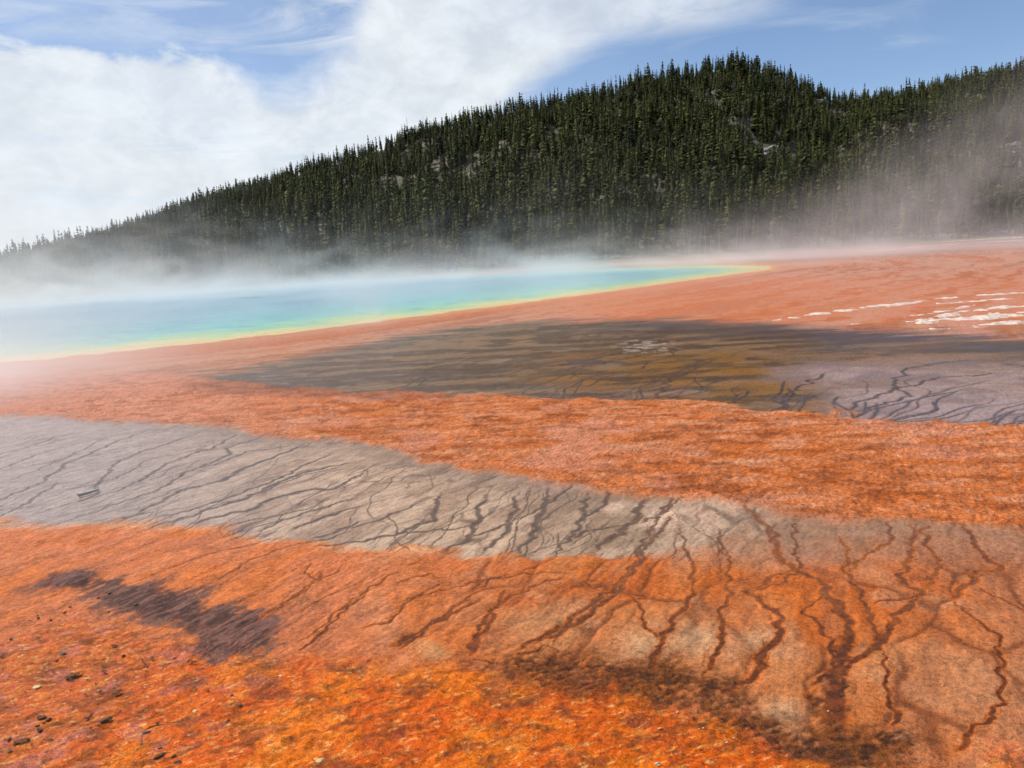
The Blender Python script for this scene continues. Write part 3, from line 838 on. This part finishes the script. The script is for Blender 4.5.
# thin stems of the same trees
ST = []
for i in fi:
    r = .011 * h_c[i]; h = h_c[i] * .6; x, y, z = x_c[i], y_c[i], z_c[i] - .5
    ST.append([(x - r, y, z), (x + r, y, z), (x + r * .4, y + r * .3, z + h), (x - r * .4, y + r * .3, z + h)])
nv = sum(len(v) for v in VS)
av = np.concatenate(VS + [np.array(ST, np.float32).reshape(-1, 3)])
nq = len(av) // 4
me = mesh_np("pine_forest", av, np.arange(nq * 4).reshape(-1, 4), smooth=False)
add_attr(me, "tint", np.concatenate(TI + [np.full(len(ST) * 4, .5, np.float32)]))
add_vec(me, np.concatenate(OU + [np.tile([[0, -1, 0.]], (len(ST) * 4, 1))]))
me.materials.append(fol_far); me.materials.append(bark)
mi = np.zeros(nq, np.int32); mi[nv // 4:] = 1
me.polygons.foreach_set("material_index", mi)
fo = link("pine_forest", me)
tag(fo, "dense dark green pine forest covering the whole hillside up to its ridge", "forest", kind="stuff")

# the front rows: a tree each
def stem_mesh(name, H, r0, r1, sides=6, rings=5, bend=.02, seed=0):
    r = random.Random(seed); vs = []; qs = []
    for i in range(rings):
        k = i / (rings - 1); z = H * k; rr = r0 + (r1 - r0) * k
        ox, oy = bend * H * r.uniform(-1, 1) * k, bend * H * r.uniform(-1, 1) * k
        for j in range(sides):
            a = 6.283 * j / sides; vs.append((ox + rr * math.cos(a), oy + rr * math.sin(a), z))
    for i in range(rings - 1):
        for j in range(sides):
            qs.append((i * sides + j, i * sides + (j + 1) % sides, (i + 1) * sides + (j + 1) % sides, (i + 1) * sides + j))
    return mesh_np(name, vs, qs)


kinds = []
SPEC = [("slender dark green pine in the front rows at the foot of the hill", .105, .14, .1),
        ("broad full crowned pine in the front rows at the foot of the hill", .165, .07, .0),
        ("tall pine with a bare lower trunk in the front rows of the forest", .12, .34, .1),
        ("sparse half bare pine in the front rows at the foot of the hill", .115, .18, .5)]
for ki, (lab, rr, z0, bare) in enumerate(SPEC):
    for v in range(2):
        q = crown_geo(900 + ki * 10 + v, 22, 7, Rr=rr, z0=z0, bare=bare)
        cm = mesh_np("crown", q.reshape(-1, 3), np.arange(len(q) * 4).reshape(-1, 4), smooth=False); add_vec(cm, outward(q).reshape(-1, 3)); cm.materials.append(fol_near)
        tm = stem_mesh("trunk", .93, .013, .003, seed=ki * 2 + v, bend=.008); tm.materials.append(bark)
        kinds.append((ki, lab, cm, tm))
for i in sorted(near_ids):
    ki, lab, cm, tm = kinds[int(rng.choice(8, p=[.22, .22, .12, .12, .1, .1, .06, .06]))]
    e = bpy.data.objects.new("pine_tree", None); C.objects.link(e)
    e.location = (x_c[i], y_c[i], z_c[i] - .3); e.rotation_euler = (R(random.uniform(-2, 2)), R(random.uniform(-2, 2)), rot[i])
    h = h_c[i]; e.scale = (h * wid[i], h * wid[i], h)
    e.empty_display_size = .1
    tag(e, lab, "tree", "pines along the front edge of the forest: " + ["slender", "broad", "bare trunked", "sparse"][ki])
    for nm, me_ in (("crown", cm), ("trunk", tm)):
        o = bpy.data.objects.new(nm, me_); C.objects.link(o); o.parent = e


# dead standing trees
def snag_mesh(seed):
    r = random.Random(seed)
    vs, qs = [], []
    def tube(p0, p1, r0, r1):
        p0, p1 = np.array(p0, float), np.array(p1, float); d = p1 - p0; d /= np.linalg.norm(d)
        a = np.cross(d, [0, 0, 1.0] if abs(d[2]) < .9 else [1.0, 0, 0]); a /= np.linalg.norm(a); bb = np.cross(d, a)
        s0 = len(vs)
        for p, rr in ((p0, r0), (p1, r1)):
            for j in range(5):
                an = 6.283 * j / 5; vs.append(p + rr * (math.cos(an) * a + math.sin(an) * bb))
        for j in range(5): qs.append((s0 + j, s0 + (j + 1) % 5, s0 + 5 + (j + 1) % 5, s0 + 5 + j))
    lx, ly = r.uniform(-.04, .04), r.uniform(-.04, .04)
    tube((0, 0, 0), (lx, ly, .55), .014, .009); tube((lx, ly, .545), (lx * 1.9, ly * 1.9, 1), .009, .003)
    for k in range(14):
        z = r.uniform(.25, .95); a = r.uniform(0, 6.28); L = r.uniform(.02, .08) * (1.2 - z)
        b0 = (lx * z * 1.8, ly * z * 1.8, z); tube(b0, (b0[0] + math.cos(a) * L, b0[1] + math.sin(a) * L, z + r.uniform(-.02, .03)), .004, .002)
    return mesh_np("dead_tree", vs, qs)


snags = [snag_mesh(i) for i in range(4)]
for s_ in snags: s_.materials.append(grey_wood)
SKY_SNAGS = [(62, .995, 13), (80, .99, 11), (306, .99, 16), (412, .99, 19), (426, .99, 16), (548, .99, 15), (640, .985, 13), (835, .985, 14), (905, .985, 13)]
def t_of(px): return (px - 512) / F_ * 1.0
for px, s_, h in SKY_SNAGS:
    d = px_dir(px, 180 if px < 500 else 90); t = d[0] / d[1]
    x, y, z = hill_at(np.array([t]), np.array([s_]))
    o = bpy.data.objects.new("dead_tree", snags[px % 4]); C.objects.link(o); o.location = (x[0], y[0], z[0] - .3); o.scale = (h, h, h); o.rotation_euler = (0, 0, px)
    tag(o, "thin bare dead trunk poking above the pines on the skyline of the hill", "dead tree", "dead trunks on the skyline")
for k in range(46):
    t = random.uniform(.2, .72) if k < 34 else random.uniform(-.5, .2); s0 = random.uniform(-.02, .06)
    x, y, z = hill_at(np.array([t]), np.array([s0])); h = random.uniform(5, 11)
    o = bpy.data.objects.new("dead_tree", snags[k % 4]); C.objects.link(o); o.location = (x[0], y[0], z[0] - .3); o.scale = (h, h, h); o.rotation_euler = (R(random.uniform(-6, 6)), R(random.uniform(-6, 6)), k)
    tag(o, "bare grey dead tree standing low at the foot of the forested hill", "dead tree", "dead trees at the foot of the hill")


# ------------------------------------------------------------------ rock outcrops on the hill
def rock_mesh(name, seed, sub=3, sx=1, sy=1, sz=.6, rough=.35):
    bm = bmesh.new(); bmesh.ops.create_icosphere(bm, subdivisions=sub, radius=1)
    for v in bm.verts:
        p = v.co.copy(); o = Vector((seed * 7.3, seed * 1.7, 0))
        d = 1 + rough * mnoise.noise(p * 1.4 + o) + rough * .6 * mnoise.noise(p * 3.4 + o) + rough * .3 * mnoise.noise(p * 8 + o)
        c = mnoise.cell(p * 2.2 + o) * rough * .35
        v.co = Vector((p.x * sx, p.y * sy, p.z * sz)) * (d + c)
    me = bpy.data.meshes.new(name); bm.to_mesh(me); bm.free()
    for p in me.polygons: p.use_smooth = sub == 3
    return me


pale_rock = simple_mat("pale_rhyolite", (.25, .22, .19), .9, .3, .5)
OUT = [((762, 157), 15, "pale rock outcrop in a gap of the forest below the summit"), ((750, 156), 9, None), ((945, 156), 8, "pale rock ledge among the pines right of the hill"), ((960, 150), 5, None),
       ((1015, 152), 12, "pale rock cliff behind the steam at the far right of the hill"), ((848, 98), 4.5, "small pale rock showing on the saddle between the two summits"), ((818, 104), 8, None), ((640, 152), 8, None), ((690, 96), 8, None), ((800, 108), 8, None)]
for k, ((px, py), sz, lab) in enumerate(OUT):
    d = px_dir(px, py); t = d[0] / d[1]
    ss_ = np.linspace(0.02, .99, 300); x, y, z = hill_at(np.full(300, t), ss_)
    _, v_ = project(x, y, z); j = int(np.argmin(np.abs(v_ - py)))
    o = link("rock_outcrop", rock_mesh("rock_outcrop", k + 1, 4, 1, .7, .5, .5), pale_rock, loc=(x[j], y[j] - 2, z[j] + 1)); o.scale = (sz, sz * .8, sz * .62)
    o.rotation_euler = (0, 0, random.uniform(-.5, .5))
    o.scale = (sz * .62, sz * .5, sz * .5)
    if lab: tag(o, lab, "rock")
    else: tag(o, "small pale rock half hidden between the pines on the hillside", "rock", "small pale rocks on the hillside")

# ------------------------------------------------------------------ sinter ledges on the right
sinter = simple_mat("white_sinter", (.56, .45, .36), .85, .35, 5, .5, 18)


def ledge(pts, widths, hgt, seed, label, name="sinter_ledge", group=None, gap=.46):
    """low crusty ridge with a ragged outline along a line on the ground"""
    g = np.array([ground_at(*p) for p in pts]); L = np.concatenate([[0], np.cumsum(np.hypot(*(g[1:] - g[:-1]).T))])
    n_ = max(40, int(L[-1] / .16)); s = np.linspace(0, L[-1], n_)
    x = np.interp(s, L, g[:, 0]); y = np.interp(s, L, g[:, 1]); w = np.interp(s, L, widths)
    dx = np.gradient(x); dy = np.gradient(y); l = np.hypot(dx, dy); nx, ny = -dy / l, dx / l
    m_ = 11; vs = []
    for j in range(m_):
        a = -1 + 2 * j / (m_ - 1)
        rag = 1 + .5 * fbm(s * .8, s * 0 + (3 if a > 0 else 9), seed, 4)
        ww = w * rag * a
        px, py = x + nx * ww, y + ny * ww
        zz_ = hgt * (1 - abs(a) ** 2.2) * (.6 + .9 * fbm(px * 1.3, py * 1.3, seed + 3, 4)) - gap * hgt + hgt * .5 * fbm(px * 4, py * 4, seed + 7, 3)
        zz_ = np.where((j == 0) | (j == m_ - 1), -.05, zz_)
        end = np.minimum(s, s[-1] - s) < .1
        vs.append(np.stack([px, py, np.where(end, -.06, zz_)], -1))
    v = np.stack(vs, 1).reshape(-1, 3); ii = np.arange(len(v)).reshape(n_, m_)
    q = np.stack([ii[:-1, :-1], ii[1:, :-1], ii[1:, 1:], ii[:-1, 1:]], -1).reshape(-1, 4)
    return tag(link(name, mesh_np(name, v, q), sinter), label, "sinter ledge", group)


ledge([(772, 321), (800, 317), (840, 311), (880, 306), (930, 300), (985, 295), (1060, 290)], [.12, .35, .42, .45, .35, .3, .3], .055, 3, "long thin broken white sinter ledge, the upper one on the orange mat at right")
ledge([(890, 328), (920, 324), (950, 320), (985, 317), (1016, 313), (1060, 312)], [.1, .35, .6, .95, .8, .5], .085, 11, "widest white sinter ledge, lowest of the pale strips on the orange mat")
ledge([(905, 323), (930, 318), (965, 312), (1005, 307), (1050, 304)], [.1, .3, .35, .35, .3], .05, 17, "narrow white sinter ledge just above the widest pale strip at right")
ledge([(902, 318), (925, 314), (955, 309), (975, 305)], [.08, .2, .2, .08], .045, 23, "shortest faint sinter ledge in the middle of the pale strips at right")
ledge([(835, 327), (865, 323), (900, 319)], [.06, .16, .06], .05, 41, "faint thin sinter ledge left of the widest pale strip", gap=.5)
ledge([(925, 330), (965, 327), (1012, 323), (1050, 322)], [.08, .25, .35, .3], .06, 43, "ragged sinter fringe just below the widest pale strip at right", gap=.5)
ledge([(935, 304), (975, 301), (1060, 296)], [.1, .25, .25], .05, 47, "thin sinter ledge between the long upper ledge and the narrow one", gap=.5)
ledge([(868, 251.5), (920, 247), (970, 243), (1050, 239)], [.3, .5, .6, .6], .10, 31, "distant pale sinter strip crossing the pink flat before the trees")
ledge([(942, 242), (975, 240), (1060, 235.5)], [.6, 1.3, 1.3], .2, 37, "farthest pale sinter strip along the foot of the trees at far right")

# ------------------------------------------------------------------ stones, chips, twigs
wet_dark = simple_mat("wet_dark_stone", (.22, .115, .065), .10, .6, 40, 1.0, 90)
wet_grey = simple_mat("wet_silver_stone", (.24, .19, .16), .10, .6, 40, 1.0, 80)
chip_mat = simple_mat("pale_chip", (.58, .50, .38), .5, .2, 20)
cream_mat = simple_mat("cream_crust", (.62, .42, .18), .5, .3, 20, .4, 60)
brown_mat = simple_mat("brown_mat_clump", (.32, .125, .035), .14, .6, 40, 1.0, 80)


def place(name, px, py, sz, mat, label, cat, seed, group=None, flat=.55, lng=1.0, rough=.4, rz=None):
    x, y = ground_at(px, py)
    o = link(name, rock_mesh(name, seed, 3, 1 * lng, 1, flat, rough), mat, loc=(x, y, sz * flat * .12)); sz *= .42; o.scale = (sz,) * 3
    o.rotation_euler = (random.uniform(-.15, .15), random.uniform(-.15, .15), random.uniform(0, 6) if rz is None else rz)
    return tag(o, label, cat, group)


place("stone", 63, 654, .040, wet_grey, "largest silvery wet stone on the orange mat, below the dark stain", "stone", 2, lng=1.3)
place("stone", 11, 639, .024, wet_dark, "small dark stone at the left edge, above the silvery stone", "stone", 4)
place("stone", 2, 656, .022, wet_grey, "small pale grey stone cut by the left edge of the picture", "stone", 5)
place("mat_clump", 72, 675, .05, brown_mat, "low brown clump of mat lying below the silvery wet stone", "mat clump", 6, flat=.2, lng=1.8, rz=.5)
place("mat_clump", 117, 692, .035, brown_mat, "small dark brown clump in the middle of the lower left orange mat", "mat clump", 7, flat=.35, lng=1.6)
place("stone", 42, 718, .032, wet_dark, "dark glinting stone near the left edge, above the large brown clump", "stone", 8, lng=1.5, rz=.4)
place("stone", 106, 720, .034, wet_dark, "long dark glinting stone lying left of the curled twig", "stone", 9, lng=1.9, rz=.5)
place("mat_clump", 22, 742, .055, brown_mat, "large dark brown clump in the bottom left corner", "mat clump", 10, flat=.5, lng=1.7, rz=.6)
place("stone", 10, 752, .024, wet_grey, "grey stone resting against the large brown clump in the bottom left corner", "stone", 12)
place("mat_clump", 160, 756, .040, brown_mat, "brown clump at the bottom edge just below the curled twig", "mat clump", 13, flat=.5, lng=1.8, rz=1.1)
place("stone", 161, 748, .016, wet_grey, "small grey stone on top of the brown clump below the curled twig", "stone", 14)
place("stone", 340, 733, .024, chip_mat, "white stone beside brown pebbles in the lower middle left", "stone", 15, lng=1.2)
place("stone", 330, 739, .022, wet_grey, "grey pebble beside the white stone in the lower middle left", "stone", 16, lng=1.4)
place("stone", 322, 735, .016, wet_dark, "brown pebble left of the white stone in the lower middle left", "stone", 17, lng=1.4)
place("cream_crust", 318, 760, .055, cream_mat, "largest cream crust slab at the bottom edge, below the white stone", "crust", 18, flat=.16, lng=1.5, rz=.4)
place("cream_crust", 37, 687, .036, cream_mat, "round cream crust on the orange mat left of the brown clump", "crust", 19, flat=.2, lng=1.4, rz=0)
place("cream_crust", 195, 711, .024, cream_mat, "triangular cream crust up and right of the curled twig", "crust", 20, flat=.3, lng=1.4)
place("stone", 509, 718, .014, wet_dark, "single tiny black pebble in the bright orange mat at bottom centre", "stone", 21, flat=.8)
place("stone", 478, 662, .018, chip_mat, "white pebble where a dark rivulet meets the brown drain", "stone", 22, lng=1.5, rz=0)
place("stone", 514, 657, .012, chip_mat, "tiny white pebble at the foot of the diagonal brown rivulet", "stone", 23)
place("stone", 828, 711, .010, chip_mat, "tiny white pebble in the dark wet blotch at lower right", "stone", 24)
place("stone", 458, 680, .015, chip_mat, "white chip standing below the brown drain left of centre", "stone", 25, lng=1.7, flat=.4, rz=.5)
place("stone", 280, 676, .020, chip_mat, "white chip just below the right end of the dark stain", "stone", 26, lng=1.6, flat=.3, rz=0)
place("stone", 384, 738, .014, chip_mat, "white chip alone on bright orange mat near bottom centre left", "stone", 27, lng=1.4, flat=.4)
for k, (px, py) in enumerate([(946, 457), (950, 455), (953, 459), (985, 462), (992, 461), (1001, 461), (1009, 460)]):
    place("stone", px, py, random.uniform(.02, .035), wet_dark, "small dark pebble in the short row on the upper orange mat at right", "stone", 30 + k, "dark pebbles on the upper orange mat")
CL = [(18, 742), (42, 720), (105, 722), (72, 676), (158, 756), (150, 660), (195, 662), (95, 690), (120, 655), (235, 700), (330, 738), (60, 606), (35, 620), (110, 600), (345, 720), (250, 740), (190, 690), (540, 718), (585, 705)]
for k in range(110):
    if k < 80:
        cx, cy = CL[k % len(CL)]; px = cx + random.gauss(0, 13); py = min(765, cy + random.gauss(0, 5))
    else:
        px = random.uniform(5, 430); py = random.uniform(float(T1(px)) + 8, 764)
    place("stone", max(2, px), py, random.uniform(.007, .022), random.choice([wet_dark, wet_grey, brown_mat]), "tiny wet pebble scattered over the rough orange mat at lower left", "stone", 50 + k % 30, "tiny wet pebbles on the lower left mat", lng=random.uniform(1, 1.9), rough=.6)
for k in range(34):
    px = random.uniform(380, 760) if k < 22 else random.uniform(10, 380); py = random.uniform(float(T1(px)) + 14, 765)
    place("cream_flake", px, py, random.uniform(.005, .012), cream_mat if k % 3 else chip_mat, "small cream flake lying on the bright orange foreground mat", "flake", 120 + k, "cream flakes on the foreground mat", flat=.25, lng=random.uniform(1.6, 3), rz=random.uniform(.1, .9))


def twig(pts, rad, mat, label, z=.006):
    g = np.array([ground_at(*p) for p in pts]); p = wiggle(g, .01, .02, 77)
    vs, qs = [], []
    n_ = len(p)
    for i in range(n_):
        d = p[min(i + 1, n_ - 1)] - p[max(i - 1, 0)]; d /= np.linalg.norm(d) + 1e-9
        rr = rad * (1 - .6 * i / n_)
        for j in range(6):
            a = 6.283 * j / 6; vs.append((p[i][0] - d[1] * rr * math.cos(a), p[i][1] + d[0] * rr * math.cos(a), z + rr * math.sin(a)))
    for i in range(n_ - 1):
        for j in range(6): qs.append((i * 6 + j, i * 6 + (j + 1) % 6, i * 6 + 6 + (j + 1) % 6, i * 6 + 6 + j))
    return tag(link("twig", mesh_np("twig", vs, qs), mat), label, "twig")


twig([(141, 744), (142, 737), (145, 730), (152, 725), (164, 723), (178, 722)], .005, wet_dark, "dark curled twig half sunk in the bright orange mat at lower left", -.001)
twig([(78, 496), (88, 494), (99, 490)], .022, simple_mat("bleached_wood", (.5, .46, .42), .7, .2), "short bleached stick lying on the grey silt at left", .012)
twig([(360, 676), (371, 678), (378, 682), (372, 686)], .006, cream_mat, "curved cream root end on the orange mat below the brown drain", .004)

# ------------------------------------------------------------------ steam
def steam(name, lo, hi, res, build, label, colour, dens, aniso=.25):
    me = bpy.data.meshes.new(name)
    bm = bmesh.new(); bmesh.ops.create_cube(bm, size=1)
    for v in bm.verts: v.co = Vector([lo[i] + (v.co[i] + .5) * (hi[i] - lo[i]) for i in range(3)])
    bm.to_mesh(me); bm.free()
    mat = bpy.data.materials.new(name); mat.use_nodes = True; nt = mat.node_tree; nt.nodes.clear()
    out = nt.nodes.new("ShaderNodeOutputMaterial"); pv = nt.nodes.new("ShaderNodeVolumePrincipled")
    pv.inputs["Color"].default_value = (*colour, 1); pv.inputs["Density"].default_value = dens; pv.inputs["Anisotropy"].default_value = aniso
    nt.links.new(pv.outputs[0], out.inputs["Volume"])
    o = link(name, me, mat)
    ng = bpy.data.node_groups.new(name, "GeometryNodeTree")
    ng.interface.new_socket("Geometry", in_out="INPUT", socket_type="NodeSocketGeometry")
    ng.interface.new_socket("Geometry", in_out="OUTPUT", socket_type="NodeSocketGeometry")
    n = N(ng); go = n.new("NodeGroupOutput"); n.new("NodeGroupInput")
    vc = n.new("GeometryNodeVolumeCube")
    vc.inputs["Min"].default_value = lo; vc.inputs["Max"].default_value = hi
    for i, k in enumerate(("Resolution X", "Resolution Y", "Resolution Z")): vc.inputs[k].default_value = res[i]
    pos = n.new("GeometryNodeInputPosition").outputs[0]; sx = n.new("ShaderNodeSeparateXYZ"); n.put(sx.inputs[0], pos)
    n.put(vc.inputs["Density"], build(n, pos, *sx.outputs))
    sm_ = n.new("GeometryNodeSetMaterial"); sm_.inputs["Material"].default_value = mat
    ng.links.new(vc.outputs[0], sm_.inputs[0]); ng.links.new(sm_.outputs[0], go.inputs[0])
    md = o.modifiers.new("steam", "NODES"); md.node_group = ng
    return tag(o, label, "steam", kind="stuff")


def ell(n, x, y, cx, cy, rx, ry, a, b):
    dx = n.mul(n.sub(x, cx), 1 / rx); dy = n.mul(n.sub(y, cy), 1 / ry)
    return n.mr(n.m("SQRT", n.add(n.mul(dx, dx), n.mul(dy, dy))), a, b, 1, 0)


def bank(n, pos, x, y, z):
    big = n.noise(n.mapping(pos, (.035, .03, .09)), 1, 4, .55, .6)
    wsp = n.noise(n.mapping(pos, (.13, .10, .26)), 1, 5, .62, 1.0)
    curl = n.noise(n.mapping(pos, (.07, .05, .16)), 1, 5, .62, 1.6)
    tex = n.m("MAXIMUM", n.sub(n.add(n.mul(n.mr(big, .3, .7), 1.5), n.mul(n.mr(wsp, .3, .72), 1.1)), .75), 0)
    zp = n.m("MAXIMUM", z, 0)
    fall = lambda h: n.m("EXPONENT", n.mul(zp, n.m("DIVIDE", -1.0, h)))
    left = n.mr(x, -20, -75)
    # low layer hugging the water
    A = n.mul(ell(n, x, y, -27, 80, 58, 50, .75, 1.12), .40)
    low = n.mul(n.mul(A, fall(n.add(.55, n.mul(left, .5)))), tex)
    # wisps rising from the far half of the pool, higher towards the left
    B = n.mul(ell(n, x, y, -25, 112, 120, 40, .35, 1.1), n.add(.36, n.mul(left, .14)))
    H = n.mul(n.add(1.4, n.mul(left, 2.6)), n.mr(curl, .32, .68, .35, 1.9))
    wisps = n.mul(n.mul(B, fall(H)), n.mr(curl, .36, .66, .15, 1.5))
    d = n.add(low, wisps)
    d = n.add(d, n.mul(n.mul(ell(n, x, y, 10, 62, 100, 48, .5, 1.1), fall(1.4)), n.add(.012, n.mul(tex, .06))))
    # veil drifting over the mats at the left
    v = n.mul(n.mul(ell(n, x, y, -16, 17.5, 11.5, 8.5, .05, 1.0), fall(.8)), n.add(.35, tex))
    v2 = n.mul(n.mul(ell(n, x, y, -3, 26, 15, 9, .1, 1.0), fall(1.2)), n.mr(wsp, .48, .75))
    d = n.add(d, n.add(n.mul(v, 6.5), n.mul(v2, .8)))
    return n.mul(d, n.mr(z, 26, 16))


steam("steam_bank", (-120, 9, -.2), (95, 145, 26), (260, 160, 65), bank, "white steam lying over the blue pool and drifting off to the left", (1.0, .985, .97), .11)


def plume(n, pos, x, y, z):
    big = n.noise(n.mapping(pos, (.045, .03, .06)), 1, 4, .6, .9)
    wsp = n.noise(n.mapping(pos, (.16, .10, .14), (0, -.5, 0)), 1, 4, .6, 1.2)
    tex = n.m("MAXIMUM", n.sub(n.add(n.mul(n.mr(big, .3, .7), 1.5), n.mul(n.mr(wsp, .34, .68), 1.2)), .80), 0)
    top = n.add(2.5, n.mul(n.m("MAXIMUM", n.sub(x, 24), 0), .46))
    q = n.m("DIVIDE", n.m("MAXIMUM", z, 0), top)
    body = n.mul(n.mr(q, .25, 1.25, 1, 0), n.mr(x, 18, 55))
    return n.mul(n.mul(body, tex), n.mul(n.mr(y, 62, 84), n.mr(y, 128, 100)))


steam("steam_plume", (10, 60, -.2), (120, 130, 40), (165, 90, 90), plume, "thin pinkish steam plume rising in front of the trees at the far right", (1.0, .95, .92), .0125)

# ------------------------------------------------------------------ sky, sun
SUN_EL, SUN_AZ = 54.0, -72.0                 # degrees; azimuth from straight ahead, clockwise
w = bpy.data.worlds.new("World"); S.world = w; w.use_nodes = True
nt = w.node_tree; n = N(nt); bg = nt.nodes["Background"]
sky = n.new("ShaderNodeTexSky", sky_type="NISHITA"); sky.sun_disc = False
sky.sun_elevation = R(SUN_EL); sky.sun_rotation = R(SUN_AZ); sky.altitude = 2200; sky.air_density = 1.0; sky.dust_density = .3; sky.ozone_density = 3.0
tcw = n.new("ShaderNodeTexCoord").outputs["Generated"]
sx = n.new("ShaderNodeSeparateXYZ"); n.put(sx.inputs[0], tcw); dx, dy, dz = sx.outputs
az = n.m("ARCTAN2", dx, dy); el = n.m("ARCSINE", dz)         # radians
cv = n.new("ShaderNodeCombineXYZ"); n.put(cv.inputs[0], az); n.put(cv.inputs[1], el)
nb_ = n.noise(n.mapping(cv.outputs[0], (3, 7, 1)), 1, 6, .6, .4)
nf_ = n.noise(n.mapping(cv.outputs[0], (14, 22, 1)), 1, 7, .62, .3)
ns_ = n.noise(n.mapping(cv.outputs[0], (4, 22, 1), (0, 0, R(-24))), 1, 7, .6, .8)
# top of the cloud bank, lower edge of the clear blue on the right
bk = n.add(n.mul(n.sub(nb_, .5), .045), n.mul(n.sub(nf_, .5), .06))
uaz = n.mul(n.add(az, .6), 1 / 1.2)
g_ = lambda v: (v, v, v)
at_ = lambda a: (a + .6) / 1.2
top = n.add(n.ramp(uaz, [(0, g_(.262)), (at_(-.34), g_(.258)), (at_(-.28), g_(.250)), (at_(-.23), g_(.268)), (at_(-.17), g_(.32)), (at_(-.09), g_(.48)), (1, g_(.48))]), bk)
edge = n.ramp(uaz, [(0, g_(0)), (at_(-.12), g_(0)), (at_(-.05), g_(.12)), (at_(.02), g_(.186)), (at_(.08), g_(.216)), (at_(.13), g_(.236)), (at_(.23), g_(.256)), (at_(.32), g_(.272)), (at_(.42), g_(.34)), (1, g_(.6))])
edge = n.add(edge, n.mul(n.sub(ns_, .5), .05))
m_top = n.mr(n.sub(top, el), -.006, n.mr(az, -.36, -.22, .018, .10))
m_low = n.mr(n.sub(el, edge), -.014, .034)
cloud = n.mul(n.mul(m_top, m_low), n.mr(n.mul(n.sub(az, -.15), n.mr(el, .2, .3)), 0, .25, 1, .82))
cir = n.mul(n.mul(n.mr(ns_, .28, .62), n.mr(el, .235, .27)), n.mr(az, -.42, -.2, .5, .9))          # thin cirrus high up
cir = n.mul(cir, n.mr(az, .42, .2))
faint = n.add(n.mr(az, .3, -.1, .05, .18), n.mul(n.mr(ns_, .48, .80), .3))
low = n.mul(n.mr(el, .16, -.02), .35)
cl = n.m("MAXIMUM", cloud, cir); cl = n.m("MAXIMUM", cl, faint); cl = n.m("MAXIMUM", cl, low)
nst = n.noise(n.mapping(cv.outputs[0], (3.5, 38, 1)), 1, 5, .6, .5)
cl = n.mul(cl, n.sub(1, n.mul(n.mul(n.mr(nst, .52, .70), n.mr(n.m("ABSOLUTE", n.sub(el, .125)), .06, .0)), .45)))
cl = n.mul(cl, n.mr(n.add(nb_, n.mul(n.sub(nf_, .5), .6)), .28, .62, .84, .98))
shade = n.mr(nf_, .3, .7, .90, 1.06)
cc = n.new("ShaderNodeVectorMath", operation="SCALE"); cc.inputs[0].default_value = (6.05, 6.4, 6.75); n.put(cc.inputs["Scale"], shade)
mix = n.mixc(cl, sky.outputs[0], cc.outputs[0])
n.put(bg.inputs["Color"], mix); bg.inputs["Strength"].default_value = .105

sl = bpy.data.lights.new("sun", "SUN"); sl.energy = 3.6; sl.angle = R(.5); sl.color = (1, .96, .90)
so = bpy.data.objects.new("sun", sl); C.objects.link(so)
sdv = Vector((math.sin(R(SUN_AZ)) * math.cos(R(SUN_EL)), math.cos(R(SUN_AZ)) * math.cos(R(SUN_EL)), math.sin(R(SUN_EL))))
so.rotation_euler = sdv.to_track_quat("Z", "Y").to_euler(); so.location = (0, 0, 50)

# ------------------------------------------------------------------ render settings
S.render.engine = "CYCLES"
S.cycles.max_bounces = 6; S.cycles.diffuse_bounces = 2; S.cycles.glossy_bounces = 2; S.cycles.transmission_bounces = 2
S.cycles.volume_bounces = 2; S.cycles.volume_step_rate = 3.0; S.cycles.volume_max_steps = 128
S.cycles.use_denoising = True; S.cycles.denoiser = "OPENIMAGEDENOISE"
S.cycles.use_adaptive_sampling = True; S.cycles.adaptive_threshold = .02
S.cycles.sample_clamp_indirect = 4
vs = S.view_settings; vs.view_transform = "Standard"; vs.look = "None"; vs.gamma = 1; vs.use_curve_mapping = False; vs.exposure = 0.38
